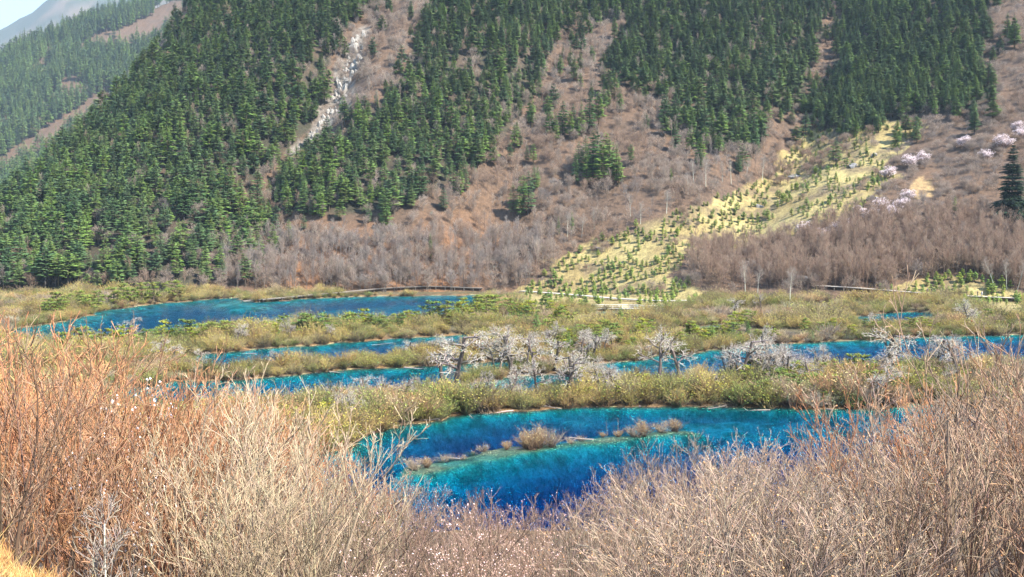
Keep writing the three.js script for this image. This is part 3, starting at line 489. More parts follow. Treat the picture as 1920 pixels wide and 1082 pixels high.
// --- bare brown wood of the slopes, birches, blossom
{
  const rng = rngOf(8), list = [];
  for (let n = 0; n < 15000; n++) {
    const D = 335 + Math.pow(rng(), 0.9) * 380, x = (rng() * 2 - 1) * 0.55 * D, z = -D, [y, , , hill] = heightInfo(x, z); if (!hill || y < 0.8) continue;
    const [px, py] = toPixel(x, y, z); if (py < -20) continue;
    if (inPoly(REGION.scarp, px, py) || inPoly(REGION.meadow, px, py)) continue;
    const patch = fbm(x / 17, z / 17, 3), inPl = inPoly(REGION.plantation, px, py);
    if (inPl && patch < (px > 1400 ? 0.1 : 0.2)) continue;
    const conif = ['spur', 'centre', 'upper', 'grove'].some((k) => inPoly(REGION[k], px, py)); if (conif && rng() < 0.72) continue;
    if (inPoly(REGION.rocks, px, py) && rng() < 0.75) continue;
    const sparse = px > 460 && px < 1000 && py > 390; if (sparse && patch < 0.12 && rng() < 0.75) continue; if (!conif && patch < -0.28 && rng() < 0.6) continue;
    const low = inPl || px > 1450 && py < 440;
    list.push({ x, y: y - 0.05, z, s: low ? 0.36 + 0.3 * rng() : 0.55 + 0.5 * rng(), w: low ? 1.4 : 0.8 + 0.35 * rng(), v: Math.floor(rng() * (low ? 5 : 7)), r: rng() * 6.28, k: Math.floor(clamp(2.5 + patch * 4 + rng() * 1.6, 0, 5)), px, py });
  }
  // thicker wood: the strip along the shore, and the reddish grove right of the plantation
  for (let n = 0; n < 2600; n++) {
    const red = n % 2, x0 = red ? 1290 + rng() * 640 : 420 + rng() * 620, y0 = red ? 420 + rng() * 125 : 455 + rng() * 95; if (red && y0 < 560 - (x0 - 1290) * 0.5 && x0 < 1560 && y0 < 470) continue;
    if (inPoly(REGION.plantation, x0, y0) || inPoly(REGION.meadow, x0, y0) || rng() > 0.5 && !red) continue;
    const q = at(x0, y0, 300); if (!q || q[1] < 0.7) continue;
    list.push({ x: q[0], y: q[1] - 0.05, z: q[2], s: red ? 0.75 + 0.5 * rng() : 0.7 + 0.55 * rng(), w: 0.8 + 0.35 * rng(), v: rng() < 0.75 ? 5 + Math.floor(rng() * 2) : Math.floor(rng() * 5), r: rng() * 6.28, k: red ? 4 + Math.floor(rng() * 2) : Math.floor(rng() * 4), px: x0, py: y0, red });
  }
  console.log('bare', list.length);
  const tones = [[0.95, 0.97, 1.0], [0.82, 0.8, 0.82], [1.1, 1.04, 0.98], [1.02, 0.95, 0.88], [1.06, 0.88, 0.74], [0.98, 0.8, 0.66]];
  stand(list, BARE, { most: 170, tones, name: (t) => { const [px, py] = t.see, w = px > 1620 ? 'behind the right boardwalk' : px > 1280 ? 'in the reddish grove by the plantation' : px > 900 ? 'just left of the plantation foot' : px > 420 ? 'on orange litter above the far shore' : 'at the left foot of the mountain', kind = t.k > 3 ? 'rust brown bare tree' : t.k > 1 ? 'tan bare tree' : 'grey brown bare tree'; return ['bare_tree', kind + ' ' + w, 'bare tree', kind + 's ' + w]; }, stuff: ['bare_woodland', 'leafless brown woodland covering the open mountain slopes', 'woodland', 'bare_trees'] });
  const bl = [[1300, 345], [1325, 350], [1350, 340], [1375, 345], [1400, 342], [1425, 338], [1290, 365], [1200, 420], [1180, 405], [1075, 440], [1095, 445], [1060, 445], [1110, 430], [1250, 400]];
  bl.forEach(([x, y], k) => spotTree(BIRCH[k % 2], 'birch_tree', x + (hash2(k, 3) - 0.5) * 10, y, 42 + 14 * hash2(k, 9), k, null, k < 7 ? 'pale trunked birch in the row above the plantation' : k < 9 ? 'pale birch just above the middle of the plantation edge' : 'pale trunked birch around the slim conifers on the brown slope', 'birch', k < 7 ? 'birches above the plantation' : k < 9 ? 'birches at the plantation edge' : 'birches on the brown slope'));
  [[1866, 542, 66, 'left white leaning birch below the black spruce'], [1888, 542, 60, 'middle white leaning birch below the black spruce'], [1908, 544, 62, 'right white leaning birch below the black spruce'], [1398, 560, 74, 'white birch at the left of the reddish grove'], [1420, 555, 60, 'second white birch in the reddish grove'], [1480, 575, 78, 'tall pale bare tree by the walk in the reddish grove']].forEach(([x, y, h, l], k) => { const t = spotTree(BIRCH[k % 2], 'birch_tree', x, y, h, k, null, l, 'birch'); if (t && k < 3) t.rotation.z = 0.28; });
  const groups = [['in the large pink clump right of the plantation', [[1628, 408], [1652, 388], [1612, 398], [1660, 412], [1640, 402], [1676, 400], [1690, 392]]], ['low on the slope below the pink clump', [[1508, 435], [1545, 445], [1566, 440], [1582, 430]]], ['on the brown slope above the pink clump', [[1664, 330], [1705, 310], [1730, 302], [1700, 372]]], ['high at the right edge above the black spruce', [[1808, 272], [1848, 296], [1884, 274], [1908, 240], [1914, 255]]]];
  groups.forEach(([w, l], g) => l.forEach(([x, y], k) => spotTree(BLOSSOM[(k + g) % 3], 'blossom_tree', x, y + 6, 20 + 10 * hash2(k, g), k * 2, null, 'pink blossoming wild cherry ' + w, 'blossom tree', 'blossom trees ' + w, 1.25)));
}
// --- saplings of the plantation
{
  const rng = rngOf(21), list = []; const done = [];
  for (let n = 0; n < 9000 && list.length < 820; n++) {
    const meadow = n % 14 === 0, P = meadow ? REGION.meadow : REGION.plantation, px = meadow ? 1650 + rng() * 270 : 975 + rng() * 760, py = meadow ? 515 + rng() * 60 : 230 + rng() * 348; if (!inPoly(P, px, py)) continue;
    const q = at(px, py, 280); if (!q) continue; const d = fbm(q[0] / 13 + 3, q[2] / 13, 2); if (d < -0.05 && rng() < 0.7 || d > 0.3) continue;
    if (done.some((e) => (e[0] - q[0]) ** 2 + (e[1] - q[2]) ** 2 < 3.2)) continue; done.push([q[0], q[2]]);
    list.push({ x: q[0], y: q[1], z: q[2], w: 1.25 + 0.5 * rng(), s: 0.82 * (0.7 + 1.0 * rng() * rng() + 0.3 * rng()) * (meadow ? 1.1 : 1), v: Math.floor(rng() * 3), r: rng() * 6.28, k: Math.floor(rng() * 4), meadow });
  }
  stand(list, SAP, { most: 300, tones: [null, [1.15, 1.05, 0.8], [0.8, 0.9, 1], [1, 0.95, 0.8]], name: (t) => { const [px, py] = t.see, w = t.meadow ? 'on the yellow meadow by the right boardwalk' : py > 545 ? 'below the boardwalk on the yellow plantation' : py > 470 ? 'just above the boardwalk on the yellow plantation' : py > 380 ? 'halfway up the yellow plantation' : 'high on the yellow plantation', kind = t.s > 0.8 ? 'tall young green pine' : 'small green sapling'; return ['pine_sapling', kind + ' ' + w, 'sapling', kind + 's ' + w]; }, stuff: ['sapling_rows', 'tiny green saplings dotting the upper yellow plantation', 'saplings', 'saplings'] });
}
// --- the dikes: pines, gnarled pale trees, shrubs
{
  const rng = rngOf(31), PT = [null, [1.2, 1.1, 0.7], [0.6, 0.75, 0.9], [0.85, 0.9, 0.9]];
  const land = (px, py) => { const [x, z] = onFloor(px, py, 0.5), [y, sd] = heightInfo(x, z); return sd > 0.3 ? [x, y, z] : null; };
  const row = (line, n, jit, lo, hi, tone, label, group) => { for (let k = 0; k < n; k++) { const x = mix(line[0][0], line[line.length - 1][0], (k + rng()) / n), y = polyLine(line, x) + (rng() - 0.5) * jit, q = land(x, y); if (!q) continue; const s = 1.25 * mix(lo, hi, rng()) * -q[2] / FPX / PINE[0].h; thing(PINE[k % 4], 'pine_tree', q, [s * (0.9 + 0.45 * rng()), s], rng() * 6.28, tone >= 0 ? PT[tone] : PT[Math.floor(rng() * 4)], label, 'pine', group); } };
  row([[110, 664], [300, 652], [500, 636], [700, 627], [920, 598]], 66, 9, 18, 40, -1, 'low yellow green pine on the near shore of the far lake', 'pines along the near shore of the far lake');
  row([[80, 592], [160, 585], [240, 572], [330, 560]], 34, 12, 22, 34, 3, 'bushy green pine on the far left shore of the lake', 'pines on the far left shore');
  row([[860, 602], [1000, 604], [1060, 612]], 26, 30, 18, 34, -1, 'low pine at the right end of the far lake', 'pines right of the far lake');
  row([[1020, 640], [1160, 650], [1300, 640], [1440, 640]], 90, 54, 14, 30, -1, 'small pine in the shrubs of the middle dike', 'pines of the middle dike');
  row([[1440, 640], [1600, 630], [1900, 618]], 34, 26, 12, 26, -1, 'small olive pine in the shrubs behind the long right pool', 'pines behind the right pool');
  row([[1400, 740], [1560, 735], [1680, 730]], 40, 50, 22, 40, -1, 'olive pine on the nearest dike at the right', 'pines of the nearest dike');
  row([[640, 770], [820, 765], [1200, 748], [1400, 745]], 26, 34, 16, 30, 1, 'yellow green pine among the shrubs of the nearest dike', 'yellow green pines of the nearest dike');
  row([[330, 590], [420, 566]], 5, 6, 14, 22, 1, 'bright green bush on the spit at the far lake', 'bushes on the spit');
  for (let k = 0; k < 34; k++) { const px = k < 12 ? 300 + rng() * 600 : 930 + rng() * 600, py = k < 12 ? polyLine([[300, 646], [500, 636], [900, 606]], px) + rng() * 8 : 600 + rng() * 56, q = land(px, py); if (!q) continue; const s = (16 + 22 * rng()) * -q[2] / FPX / CON[0].h; thing(CON[[0, 4, 2][k % 3]], 'pine_tree', q, [s * 1.35, s], rng() * 6, [[1.3, 1.25, 0.8], [0.9, 1, 0.9], [1.7, 1.5, 0.7]][k % 3], k < 12 ? 'small pointed pine on the dike before the far lake' : 'small pointed pine among the middle marsh shrubs', 'pine', k < 12 ? 'pointed pines before the far lake' : 'pointed pines of the middle marsh'); }
  const one = (v, px, py, h, tone, label, wide = 1) => { const q = land(px, py); if (q) { const s = h * -q[2] / FPX / v.h; thing(v, 'pine_tree', q, [s * wide, s], px, tone, label, 'pine'); } };
  one(CON[4], 1006, 640, 56, [1, 1.1, 0.9], 'dark pointed conifer in the middle of the dikes', 1.2);
  one(PINE[1], 1146, 660, 50, [0.55, 0.62, 0.7], 'dark round leafy bush on the middle dike', 1.35);
  one(PINE[2], 275, 636, 46, [1.9, 1.5, 0.5], 'yellow flowering pine by the near shore of the lake');
  one(PINE[0], 205, 642, 36, [0.8, 0.9, 0.8], 'pointed green pine by the near lake shore at the left');
  one(PINE[3], 600, 668, 24, [1.1, 1.05, 0.7], 'flat crowned yellow green pine on the second dike', 1.5);
  one(PINE[1], 770, 662, 20, [0.7, 0.85, 0.8], 'small dark pine on the second dike');
  one(PINE[2], 836, 672, 18, [2.2, 1.6, 0.5], 'small bright yellow bush on the second dike');
  one(PINE[0], 1548, 690, 34, [2.0, 1.4, 0.4], 'bright yellow tufted pine beside the right pool', 1.3);
  one(PINE[0], 610, 790, 34, [2.0, 1.7, 0.4], 'bright yellow bush at the left end of the nearest dike', 1.3);

  const W = [[560, 712, 30], [380, 690, 30], [520, 690, 26], [640, 700, 26], [445, 650, 30], [485, 672, 44], [300, 684, 36], [325, 684, 28], [540, 646, 26], [625, 645, 22], [690, 655, 24], [730, 650, 22], [770, 668, 26], [820, 668, 30], [860, 650, 28], [880, 645, 26], [850, 742, 90], [830, 735, 60], [930, 702, 60], [960, 706, 66], [985, 700, 50], [1005, 698, 50], [1040, 702, 46], [905, 750, 46], [960, 755, 50], [1010, 752, 58], [1060, 752, 54], [1078, 758, 60], [1128, 745, 52], [1150, 740, 46], [1232, 728, 78], [1278, 724, 62], [1110, 682, 38], [1130, 676, 36], [1090, 668, 34], [1175, 690, 30], [1385, 728, 66], [1425, 730, 60], [1450, 722, 76], [1475, 728, 54], [1500, 726, 46], [1525, 735, 44], [1645, 722, 76], [1665, 726, 60], [1560, 648, 46], [1578, 648, 34], [1700, 642, 40], [1735, 640, 36], [1818, 628, 40], [1636, 616, 24], [1425, 585, 24], [1270, 625, 32], [1372, 604, 26], [1036, 655, 36], [1098, 662, 30], [720, 762, 40], [755, 762, 36], [690, 752, 36], [665, 795, 44], [640, 782, 34], [1790, 690, 48], [1800, 720, 60], [1745, 700, 50], [1655, 765, 64], [1540, 720, 50], [1340, 745, 34], [235, 640, 34], [900, 690, 40], [1015, 725, 44], [1210, 690, 30], [1345, 700, 40]];
  for (let k = 0; k < 90; k++) { const a = W[Math.floor(rng() * W.length)]; if (a[0] > 800 && a[1] > 640) W.push([a[0] + (rng() - 0.5) * 90, a[1] + (rng() - 0.5) * 16, a[2] * (0.42 + 0.4 * rng())]); }
  W.forEach(([px, py, h], k) => { const q = land(px, py) ?? land(px, py + 6) ?? land(px, py - 8); if (!q) return; const v = GNARL[k % 5], s = h * 1.5 * -q[2] / FPX / v.h, w = px < 560 ? 'at the second dike end' : py > 715 && px < 1200 ? 'midway on the nearest dike' : py > 715 ? 'at the right of the nearest dike' : py > 670 && px < 1220 ? 'around the small turquoise pool' : px > 1300 ? 'behind the long right pool' : 'on the middle dike'; thing(v, 'gnarled_tree', q, [s * 1.12, s], k * 1.9, k % 3 === 2 ? [0.8, 0.8, 0.82] : null, 'gnarled tree with pale bare twigs ' + w, 'bare tree', 'gnarled pale trees ' + w); });

  const list = [];
  const cells = new Set();
  for (let n = 0; n < 60000 && list.length < 9000; n++) {
    const D = 98 + Math.pow(rng(), 0.75) * 290, x = (rng() * 2 - 1) * 0.53 * D, z = -D, [y, sd, , hill] = heightInfo(x, z); if (hill || sd < 0.05 || y < 0.02) continue;
    const [px, py] = toPixel(x, y, z); if (inPoly(REGION.meadow, px, py) || inPoly(REGION.plantation, px, py)) continue;
    const key = Math.floor(x / 1.7) + ',' + Math.floor(z / 1.7); if (cells.has(key)) continue; cells.add(key);
    const p = fbm(x / 18, z / 18, 3) + (rng() - 0.5) * 0.5 + (D > 185 ? 0.1 : 0); if (sd > 4 && fbm(x / 8 + 50, z / 8, 2) < -0.04) continue;
    list.push({ x, y, z, s: (0.42 + (rng() < 0.06 && sd > 3 ? 0.55 : 0) + 0.8 * rng() * (0.35 + rng()) + 0.18 * (sd < 4.5)) * (D > 150 ? (sd < 6 ? 0.72 : 1.05) : px > 820 && px < 1160 && py < 768 ? 0.8 : 1.1), w: 1.15 + 0.35 * rng(), v: p > 0.14 ? 0 : p > -0.1 ? 1 : p > -0.28 ? 2 : 3, r: rng() * 6.28, k: Math.floor(rng() * 5) });
  }
  // clumps on the submerged dike
  const ON = [[1010, 838, 46, 2], [985, 840, 40, 2], [1035, 836, 42, 3], [1000, 842, 36, 2], [828, 862, 26, 3], [845, 860, 22, 3], [888, 848, 24, 2], [905, 846, 18, 3], [928, 838, 12, 3], [1205, 816, 34, 2], [1190, 818, 26, 3], [1240, 810, 24, 3], [1130, 818, 12, 2], [1090, 826, 14, 3], [1160, 818, 16, 2], [1070, 830, 18, 3], [950, 842, 20, 2], [868, 860, 14, 3], [800, 876, 24, 2], [775, 880, 30, 3], [1265, 808, 28, 2]];
  for (const [px, py, h, v] of ON) { const [x, z] = onFloor(px, py, 0.05); const s = h * -z / FPX / SHRUB[v].h; thing(SHRUB[v], 'shrub', [x, groundAt(x, z), z], [s * 1.25, s], px, [0.95, 0.88, 0.8], px > 960 && px < 1060 ? 'brown shrub in the big round clump on the submerged dike' : px < 960 ? 'small grey brown shrub on the submerged dike' : 'brown shrub at the right end of the submerged dike', 'shrub', px > 960 && px < 1060 ? 'big clump on the submerged dike' : px < 960 ? 'small shrubs on the submerged dike' : 'right shrubs on the submerged dike'); }
  console.log('shrubs', list.length);
  stand(list, SHRUB, { most: 280, tones: [null, [1.15, 1.08, 0.82], [0.62, 0.6, 0.6], [1, 0.84, 0.7], [0.7, 0.82, 0.62]], name: (t) => { const [px, py] = t.see, w = px < 900 ? 'on the left part of the nearest dike' : px < 1300 ? 'on the middle of the nearest dike' : px < 1620 ? 'on the right part of the nearest dike' : 'near the right end of the near pool', kind = ['straw yellow budding shrub', 'olive budding shrub', 'tan twiggy shrub', 'grey twiggy shrub'][t.v]; return ['shrub', kind + ' ' + w, 'shrub', kind + 's ' + w]; }, stuff: ['dike_shrubs', 'mass of straw and olive shrubs covering the dikes', 'shrubs', 'shrubs'] });
}
// ------------------------------------------------------------------ boardwalks, people, rocks
{
  M.wood = new THREE.MeshStandardMaterial({ color: new THREE.Color().setRGB(0.60, 0.55, 0.48), roughness: 0.85 });
  M.woodDark = new THREE.MeshStandardMaterial({ color: new THREE.Color().setRGB(0.26, 0.22, 0.18), roughness: 0.9 });
  const box = (w, h, d) => new THREE.BoxGeometry(w, h, d);
  function boardwalk(line, wide, rail, label, dark, lift = 0.7) {   // line: photo pixels of the deck's middle
    const pts = []; for (let k = 0; k < line.length - 1; k++) { const n = Math.max(1, Math.round(Math.hypot(line[k + 1][0] - line[k][0], line[k + 1][1] - line[k][1]) / 18)); for (let i = 0; i < n; i++) pts.push([mix(line[k][0], line[k + 1][0], i / n), mix(line[k][1], line[k + 1][1], i / n)]); } pts.push(line[line.length - 1]);
    const P = pts.map(([x, y]) => { const q = at(x, y + 4, 250); return new THREE.Vector3(q[0], q[1] + lift, q[2]); });
    for (let k = 1; k < P.length - 1; k++) P[k].y = (P[k - 1].y + 2 * P[k].y + P[k + 1].y) / 4;
    const g = add(new THREE.Group(), 'boardwalk'); g.position.copy(P[0]); tag(g, label, 'boardwalk');
    const deckMat = dark ? M.woodDark : M.wood;
    for (let k = 0; k < P.length - 1; k++) {
      const a = P[k], b = P[k + 1], L = a.distanceTo(b), mid = a.clone().add(b).multiplyScalar(0.5).sub(P[0]), dir = b.clone().sub(a).normalize(), q = new THREE.Quaternion().setFromRotationMatrix(new THREE.Matrix4().lookAt(new THREE.Vector3(), dir.clone().negate(), new THREE.Vector3(0, 1, 0)));
      const bit = (name, geo, mat, off) => { const m = mesh(name, geo, mat, g); m.quaternion.copy(q); m.position.copy(mid).add(new THREE.Vector3(...off).applyQuaternion(q)); return m; };
      bit('deck', box(wide, 0.09, L - 0.02), deckMat, [0, 0, 0]);
      for (const s of [-1, 1]) { bit('beam', box(0.12, 0.22, L - 0.02), M.woodDark, [s * (wide / 2 - 0.15), -0.16, 0]); const post = mesh('post', box(0.16, 2.2 + lift, 0.16), M.woodDark, g); post.position.copy(a).sub(P[0]).add(new THREE.Vector3(s * (wide / 2 - 0.22) * Math.abs(dir.z), -1.15 - lift / 2, s * (wide / 2 - 0.22) * -dir.x)); if (rail) { bit('rail', box(0.08, 0.1, L - 0.02), dark ? M.woodDark : M.wood, [s * (wide / 2 - 0.06), 1.0, 0]); bit('rail', box(0.06, 0.08, L - 0.02), dark ? M.woodDark : M.wood, [s * (wide / 2 - 0.06), 0.55, 0]); bit('rail_post', box(0.1, 1.0, 0.1), dark ? M.woodDark : M.wood, [s * (wide / 2 - 0.06), 0.5, -L / 2 + 0.1]); } }
    }
    return P;
  }
  boardwalk([[978, 545], [1060, 551], [1160, 560], [1240, 564], [1330, 563]], 2.2, false, 'pale boardwalk crossing the foot of the yellow plantation', false);
  boardwalk([[1112, 577], [1180, 577], [1250, 579]], 2.2, true, 'railed lower boardwalk beside the shallow turquoise pool', false, 0.5);
  boardwalk([[1528, 536], [1600, 540], [1700, 548], [1800, 555], [1905, 560]], 2.6, false, 'long pale boardwalk at the right with four walkers', false, 0.9);
  boardwalk([[455, 566], [560, 556], [650, 548], [720, 541], [800, 537], [905, 541]], 1.8, false, 'dark grey boardwalk along the far lake shore under bare trees', true, 1.0);
  // walkers: one continuous body each
  const deckY = (px) => { const q = at(px, polyLine([[1528, 536], [1600, 540], [1700, 548], [1800, 555], [1905, 560]], px) + 4, 250); return new THREE.Vector3(q[0], q[1] + 0.95, q[2]); };
  function walker(px, turn, stride, top, legs, bag, label) {
    const R = 44, S = 1.1, mc = new MarchingCubes(R, new THREE.MeshBasicMaterial(), false, false, 60000); mc.isolation = 0;
    const J = [[[0, 1.63, 0.01], 0.105, [0, 1.52, 0.02], 0.085], [[0, 1.5, 0], 0.06, [0, 1.36, 0], 0.075], [[-0.16, 1.36, 0], 0.075, [0.16, 1.36, 0], 0.075], [[0, 1.32, 0], 0.15, [0, 0.98, 0], 0.135],
      [[0.08, 0.92, 0], 0.1, [0.09, 0.5, stride * 0.5], 0.065], [[0.09, 0.5, stride * 0.5], 0.06, [0.09, 0.09, stride * 0.55 - 0.05], 0.045], [[0.09, 0.06, stride * 0.55 - 0.06], 0.05, [0.09, 0.04, stride * 0.55 + 0.12], 0.04],
      [[-0.08, 0.92, 0], 0.1, [-0.09, 0.5, -stride * 0.35], 0.065], [[-0.09, 0.5, -stride * 0.35], 0.06, [-0.09, 0.09, -stride * 0.75], 0.045], [[-0.09, 0.06, -stride * 0.75 - 0.02], 0.05, [-0.09, 0.04, -stride * 0.75 + 0.16], 0.04],
      [[0.19, 1.36, 0], 0.06, [0.24, 1.08, -0.06], 0.048], [[0.24, 1.08, -0.06], 0.045, [0.24, 0.86, 0.08], 0.035], [[0.24, 0.84, 0.09], 0.04, [0.24, 0.76, 0.12], 0.03], [[-0.19, 1.36, 0], 0.06, [-0.24, 1.08, -0.04], 0.048], [[-0.24, 1.08, -0.04], 0.045, [-0.23, 0.87, 0.12], 0.035], [[-0.23, 0.85, 0.13], 0.04, [-0.22, 0.77, 0.15], 0.03]];
    for (let k = 0; k < R; k++) for (let j = 0; j < R; j++) for (let i = 0; i < R; i++) {
      const p = [(i / (R / 2) - 1) * S * 0.5, (j / (R / 2) - 1) * S + 0.9, (k / (R / 2) - 1) * S * 0.5]; let d = 9;
      for (const [a, ra, b, rb] of J) { const ab = [b[0] - a[0], b[1] - a[1], b[2] - a[2]], t = clamp(((p[0] - a[0]) * ab[0] + (p[1] - a[1]) * ab[1] + (p[2] - a[2]) * ab[2]) / (ab[0] ** 2 + ab[1] ** 2 + ab[2] ** 2), 0, 1), e = Math.hypot(p[0] - a[0] - ab[0] * t, p[1] - a[1] - ab[1] * t, p[2] - a[2] - ab[2] * t) - mix(ra, rb, t), h = clamp(0.5 + 0.5 * (e - d) / 0.04, 0, 1); d = mix(e, d, h) - 0.04 * h * (1 - h); }
      mc.setCell(i, j, k, -d);
    }
    mc.update();
    const n = mc.count, P = new Float32Array(n * 3), N = new Float32Array(n * 3), C = new Float32Array(n * 3);
    for (let q = 0; q < n; q++) {
      const x = mc.positionArray[q * 3] * S * 0.5, y = mc.positionArray[q * 3 + 1] * S + 0.9, z = mc.positionArray[q * 3 + 2] * S * 0.5; P.set([x, y, z], q * 3); N.set([mc.normalArray[q * 3], mc.normalArray[q * 3 + 1], mc.normalArray[q * 3 + 2]], q * 3);
      C.set(y > 1.6 || y > 1.5 && z < -0.02 ? [0.03, 0.025, 0.02] : y > 1.43 ? [0.5, 0.33, 0.25] : Math.abs(x) > 0.17 && y < 0.9 ? [0.5, 0.33, 0.25] : y > 0.93 ? top : y > 0.1 ? legs : [0.05, 0.05, 0.05], q * 3);
    }
    const geo = new THREE.BufferGeometry(); geo.setAttribute('position', new THREE.BufferAttribute(P, 3)); geo.setAttribute('normal', new THREE.BufferAttribute(N, 3)); geo.setAttribute('color', new THREE.BufferAttribute(C, 3));
    const g = add(new THREE.Group(), 'person'); g.position.copy(deckY(px)); g.rotation.y = turn; tag(g, label, 'person', null);
    const body = mesh('body', geo, M.bark, g);
    if (bag) { const b = mesh('backpack', new THREE.CapsuleGeometry(0.13, 0.22, 4, 8), new THREE.MeshStandardMaterial({ color: new THREE.Color().setRGB(...bag), roughness: 0.8 }), body); b.position.set(0, 1.2, -0.2); b.scale.set(1, 1, 0.7); }
  }
  walker(1739, -1.4, 0.3, [0.14, 0.12, 0.34], [0.05, 0.05, 0.1], null, 'walker in a blue purple jacket, left of the pair');
  walker(1746, -1.5, 0.25, [0.04, 0.04, 0.05], [0.03, 0.03, 0.04], [0.1, 0.02, 0.02], 'walker in black clothes beside the blue purple jacket');
  walker(1833, 1.5, 0.3, [0.05, 0.05, 0.07], [0.05, 0.05, 0.06], null, 'walker in a dark jacket near the right edge');
  walker(1841, 1.6, 0.28, [0.75, 0.74, 0.76], [0.4, 0.42, 0.5], [0.2, 0.2, 0.22], 'walker in a white jacket beside the dark one');
  // rocks
  M.rock = new THREE.MeshStandardMaterial({ vertexColors: true, roughness: 0.95 });
  function rock(seed, sx, sy, sz, col) {
    const g = new THREE.IcosahedronGeometry(1, 4), p = g.attributes.position, C = [], rng = rngOf(seed), o = rng() * 50, planes = Array.from({ length: 9 }, () => [norm([rng() - 0.5, rng() - 0.4, rng() - 0.5]), 0.42 + 0.36 * rng()]);
    for (let k = 0; k < p.count; k++) { let v = [p.getX(k), p.getY(k), p.getZ(k)]; for (const [n, d] of planes) { const e = v[0] * n[0] + v[1] * n[1] + v[2] * n[2] - d; if (e > 0) v = [v[0] - n[0] * e, v[1] - n[1] * e, v[2] - n[2] * e]; } const r = 1 + 0.09 * fbm(v[0] * 4 + o, v[1] * 3 + v[2] * 4, 3); p.setXYZ(k, v[0] * r * sx, v[1] * r * sy, v[2] * r * sz); const s = clamp(0.5 + fbm(v[0] * 3 + o, v[1] * 6 + v[2] * 2, 3), 0, 1); C.push(...lerp3(col, [col[0] * 0.5, col[1] * 0.47, col[2] * 0.42], s * s)); }
    g.setAttribute('color', new THREE.Float32BufferAttribute(C, 3)); g.computeVertexNormals(); return g;
  }
  const place = (px, py, geo, label, name, cat, turn, group) => { const q = at(px, py, 280), m = add(mesh(name, geo, M.rock), name); m.position.set(...q); m.rotation.y = turn; return tag(m, label, cat, group); };
  const GREY = [0.30, 0.285, 0.27], PALE = [0.37, 0.345, 0.31];
  [[1490, 332, 3.2, 'grey boulder at the left in the upper plantation'], [1600, 312, 3.6, 'long grey boulder in the middle of the plantation'], [1565, 298, 2.6, 'grey boulder below the round bush in the plantation'], [1425, 388, 2.8, 'grey boulder halfway up the plantation'], [1640, 292, 2.4, 'grey slab at the right of the upper plantation'], [1118, 466, 2.4, 'dark boulder at the left edge of the plantation'], [1500, 524, 4.2, 'pale stony heap in the reddish grove beside the walk']].forEach(([x, y, s, l], k) => place(x, y, rock(k + 3, s, s * 0.5, s * 0.7, k === 5 ? [0.2, 0.18, 0.17] : GREY), l, 'boulder', 'boulder', k));
  // pale limestone outcrop in the gully
  const cl = [];
  { const rng = rngOf(77); for (let k = 0; k < 130; k++) { const t = rng(), line = [[60, 684], [110, 668], [150, 650], [200, 632], [250, 590], [300, 545]], y = 60 + t * 235, x = polyLine(line, y) + (rng() - 0.6) * (y < 190 ? 26 : 16), s = (y < 190 ? 0.6 + rng() * rng() * 2.8 : 0.45 + rng() * rng() * 1.6); cl.push([x, y, s]); } }
  cl.sort((a, b) => b[2] - a[2]); cl.forEach(([x, y, s], k) => place(x, y, rock(100 + k % 9, s * (0.6 + 0.5 * hash2(k, 1)), s * (1 + 0.9 * hash2(k, 2)), s * 0.8, PALE), y < 190 ? 'pale limestone crag in the upper rock gully' : 'pale limestone block in the lower rock gully', 'rock_crag', 'rock', k * 2.3, y < 190 ? 'crags of the upper rock gully' : 'blocks of the lower rock gully'));
}
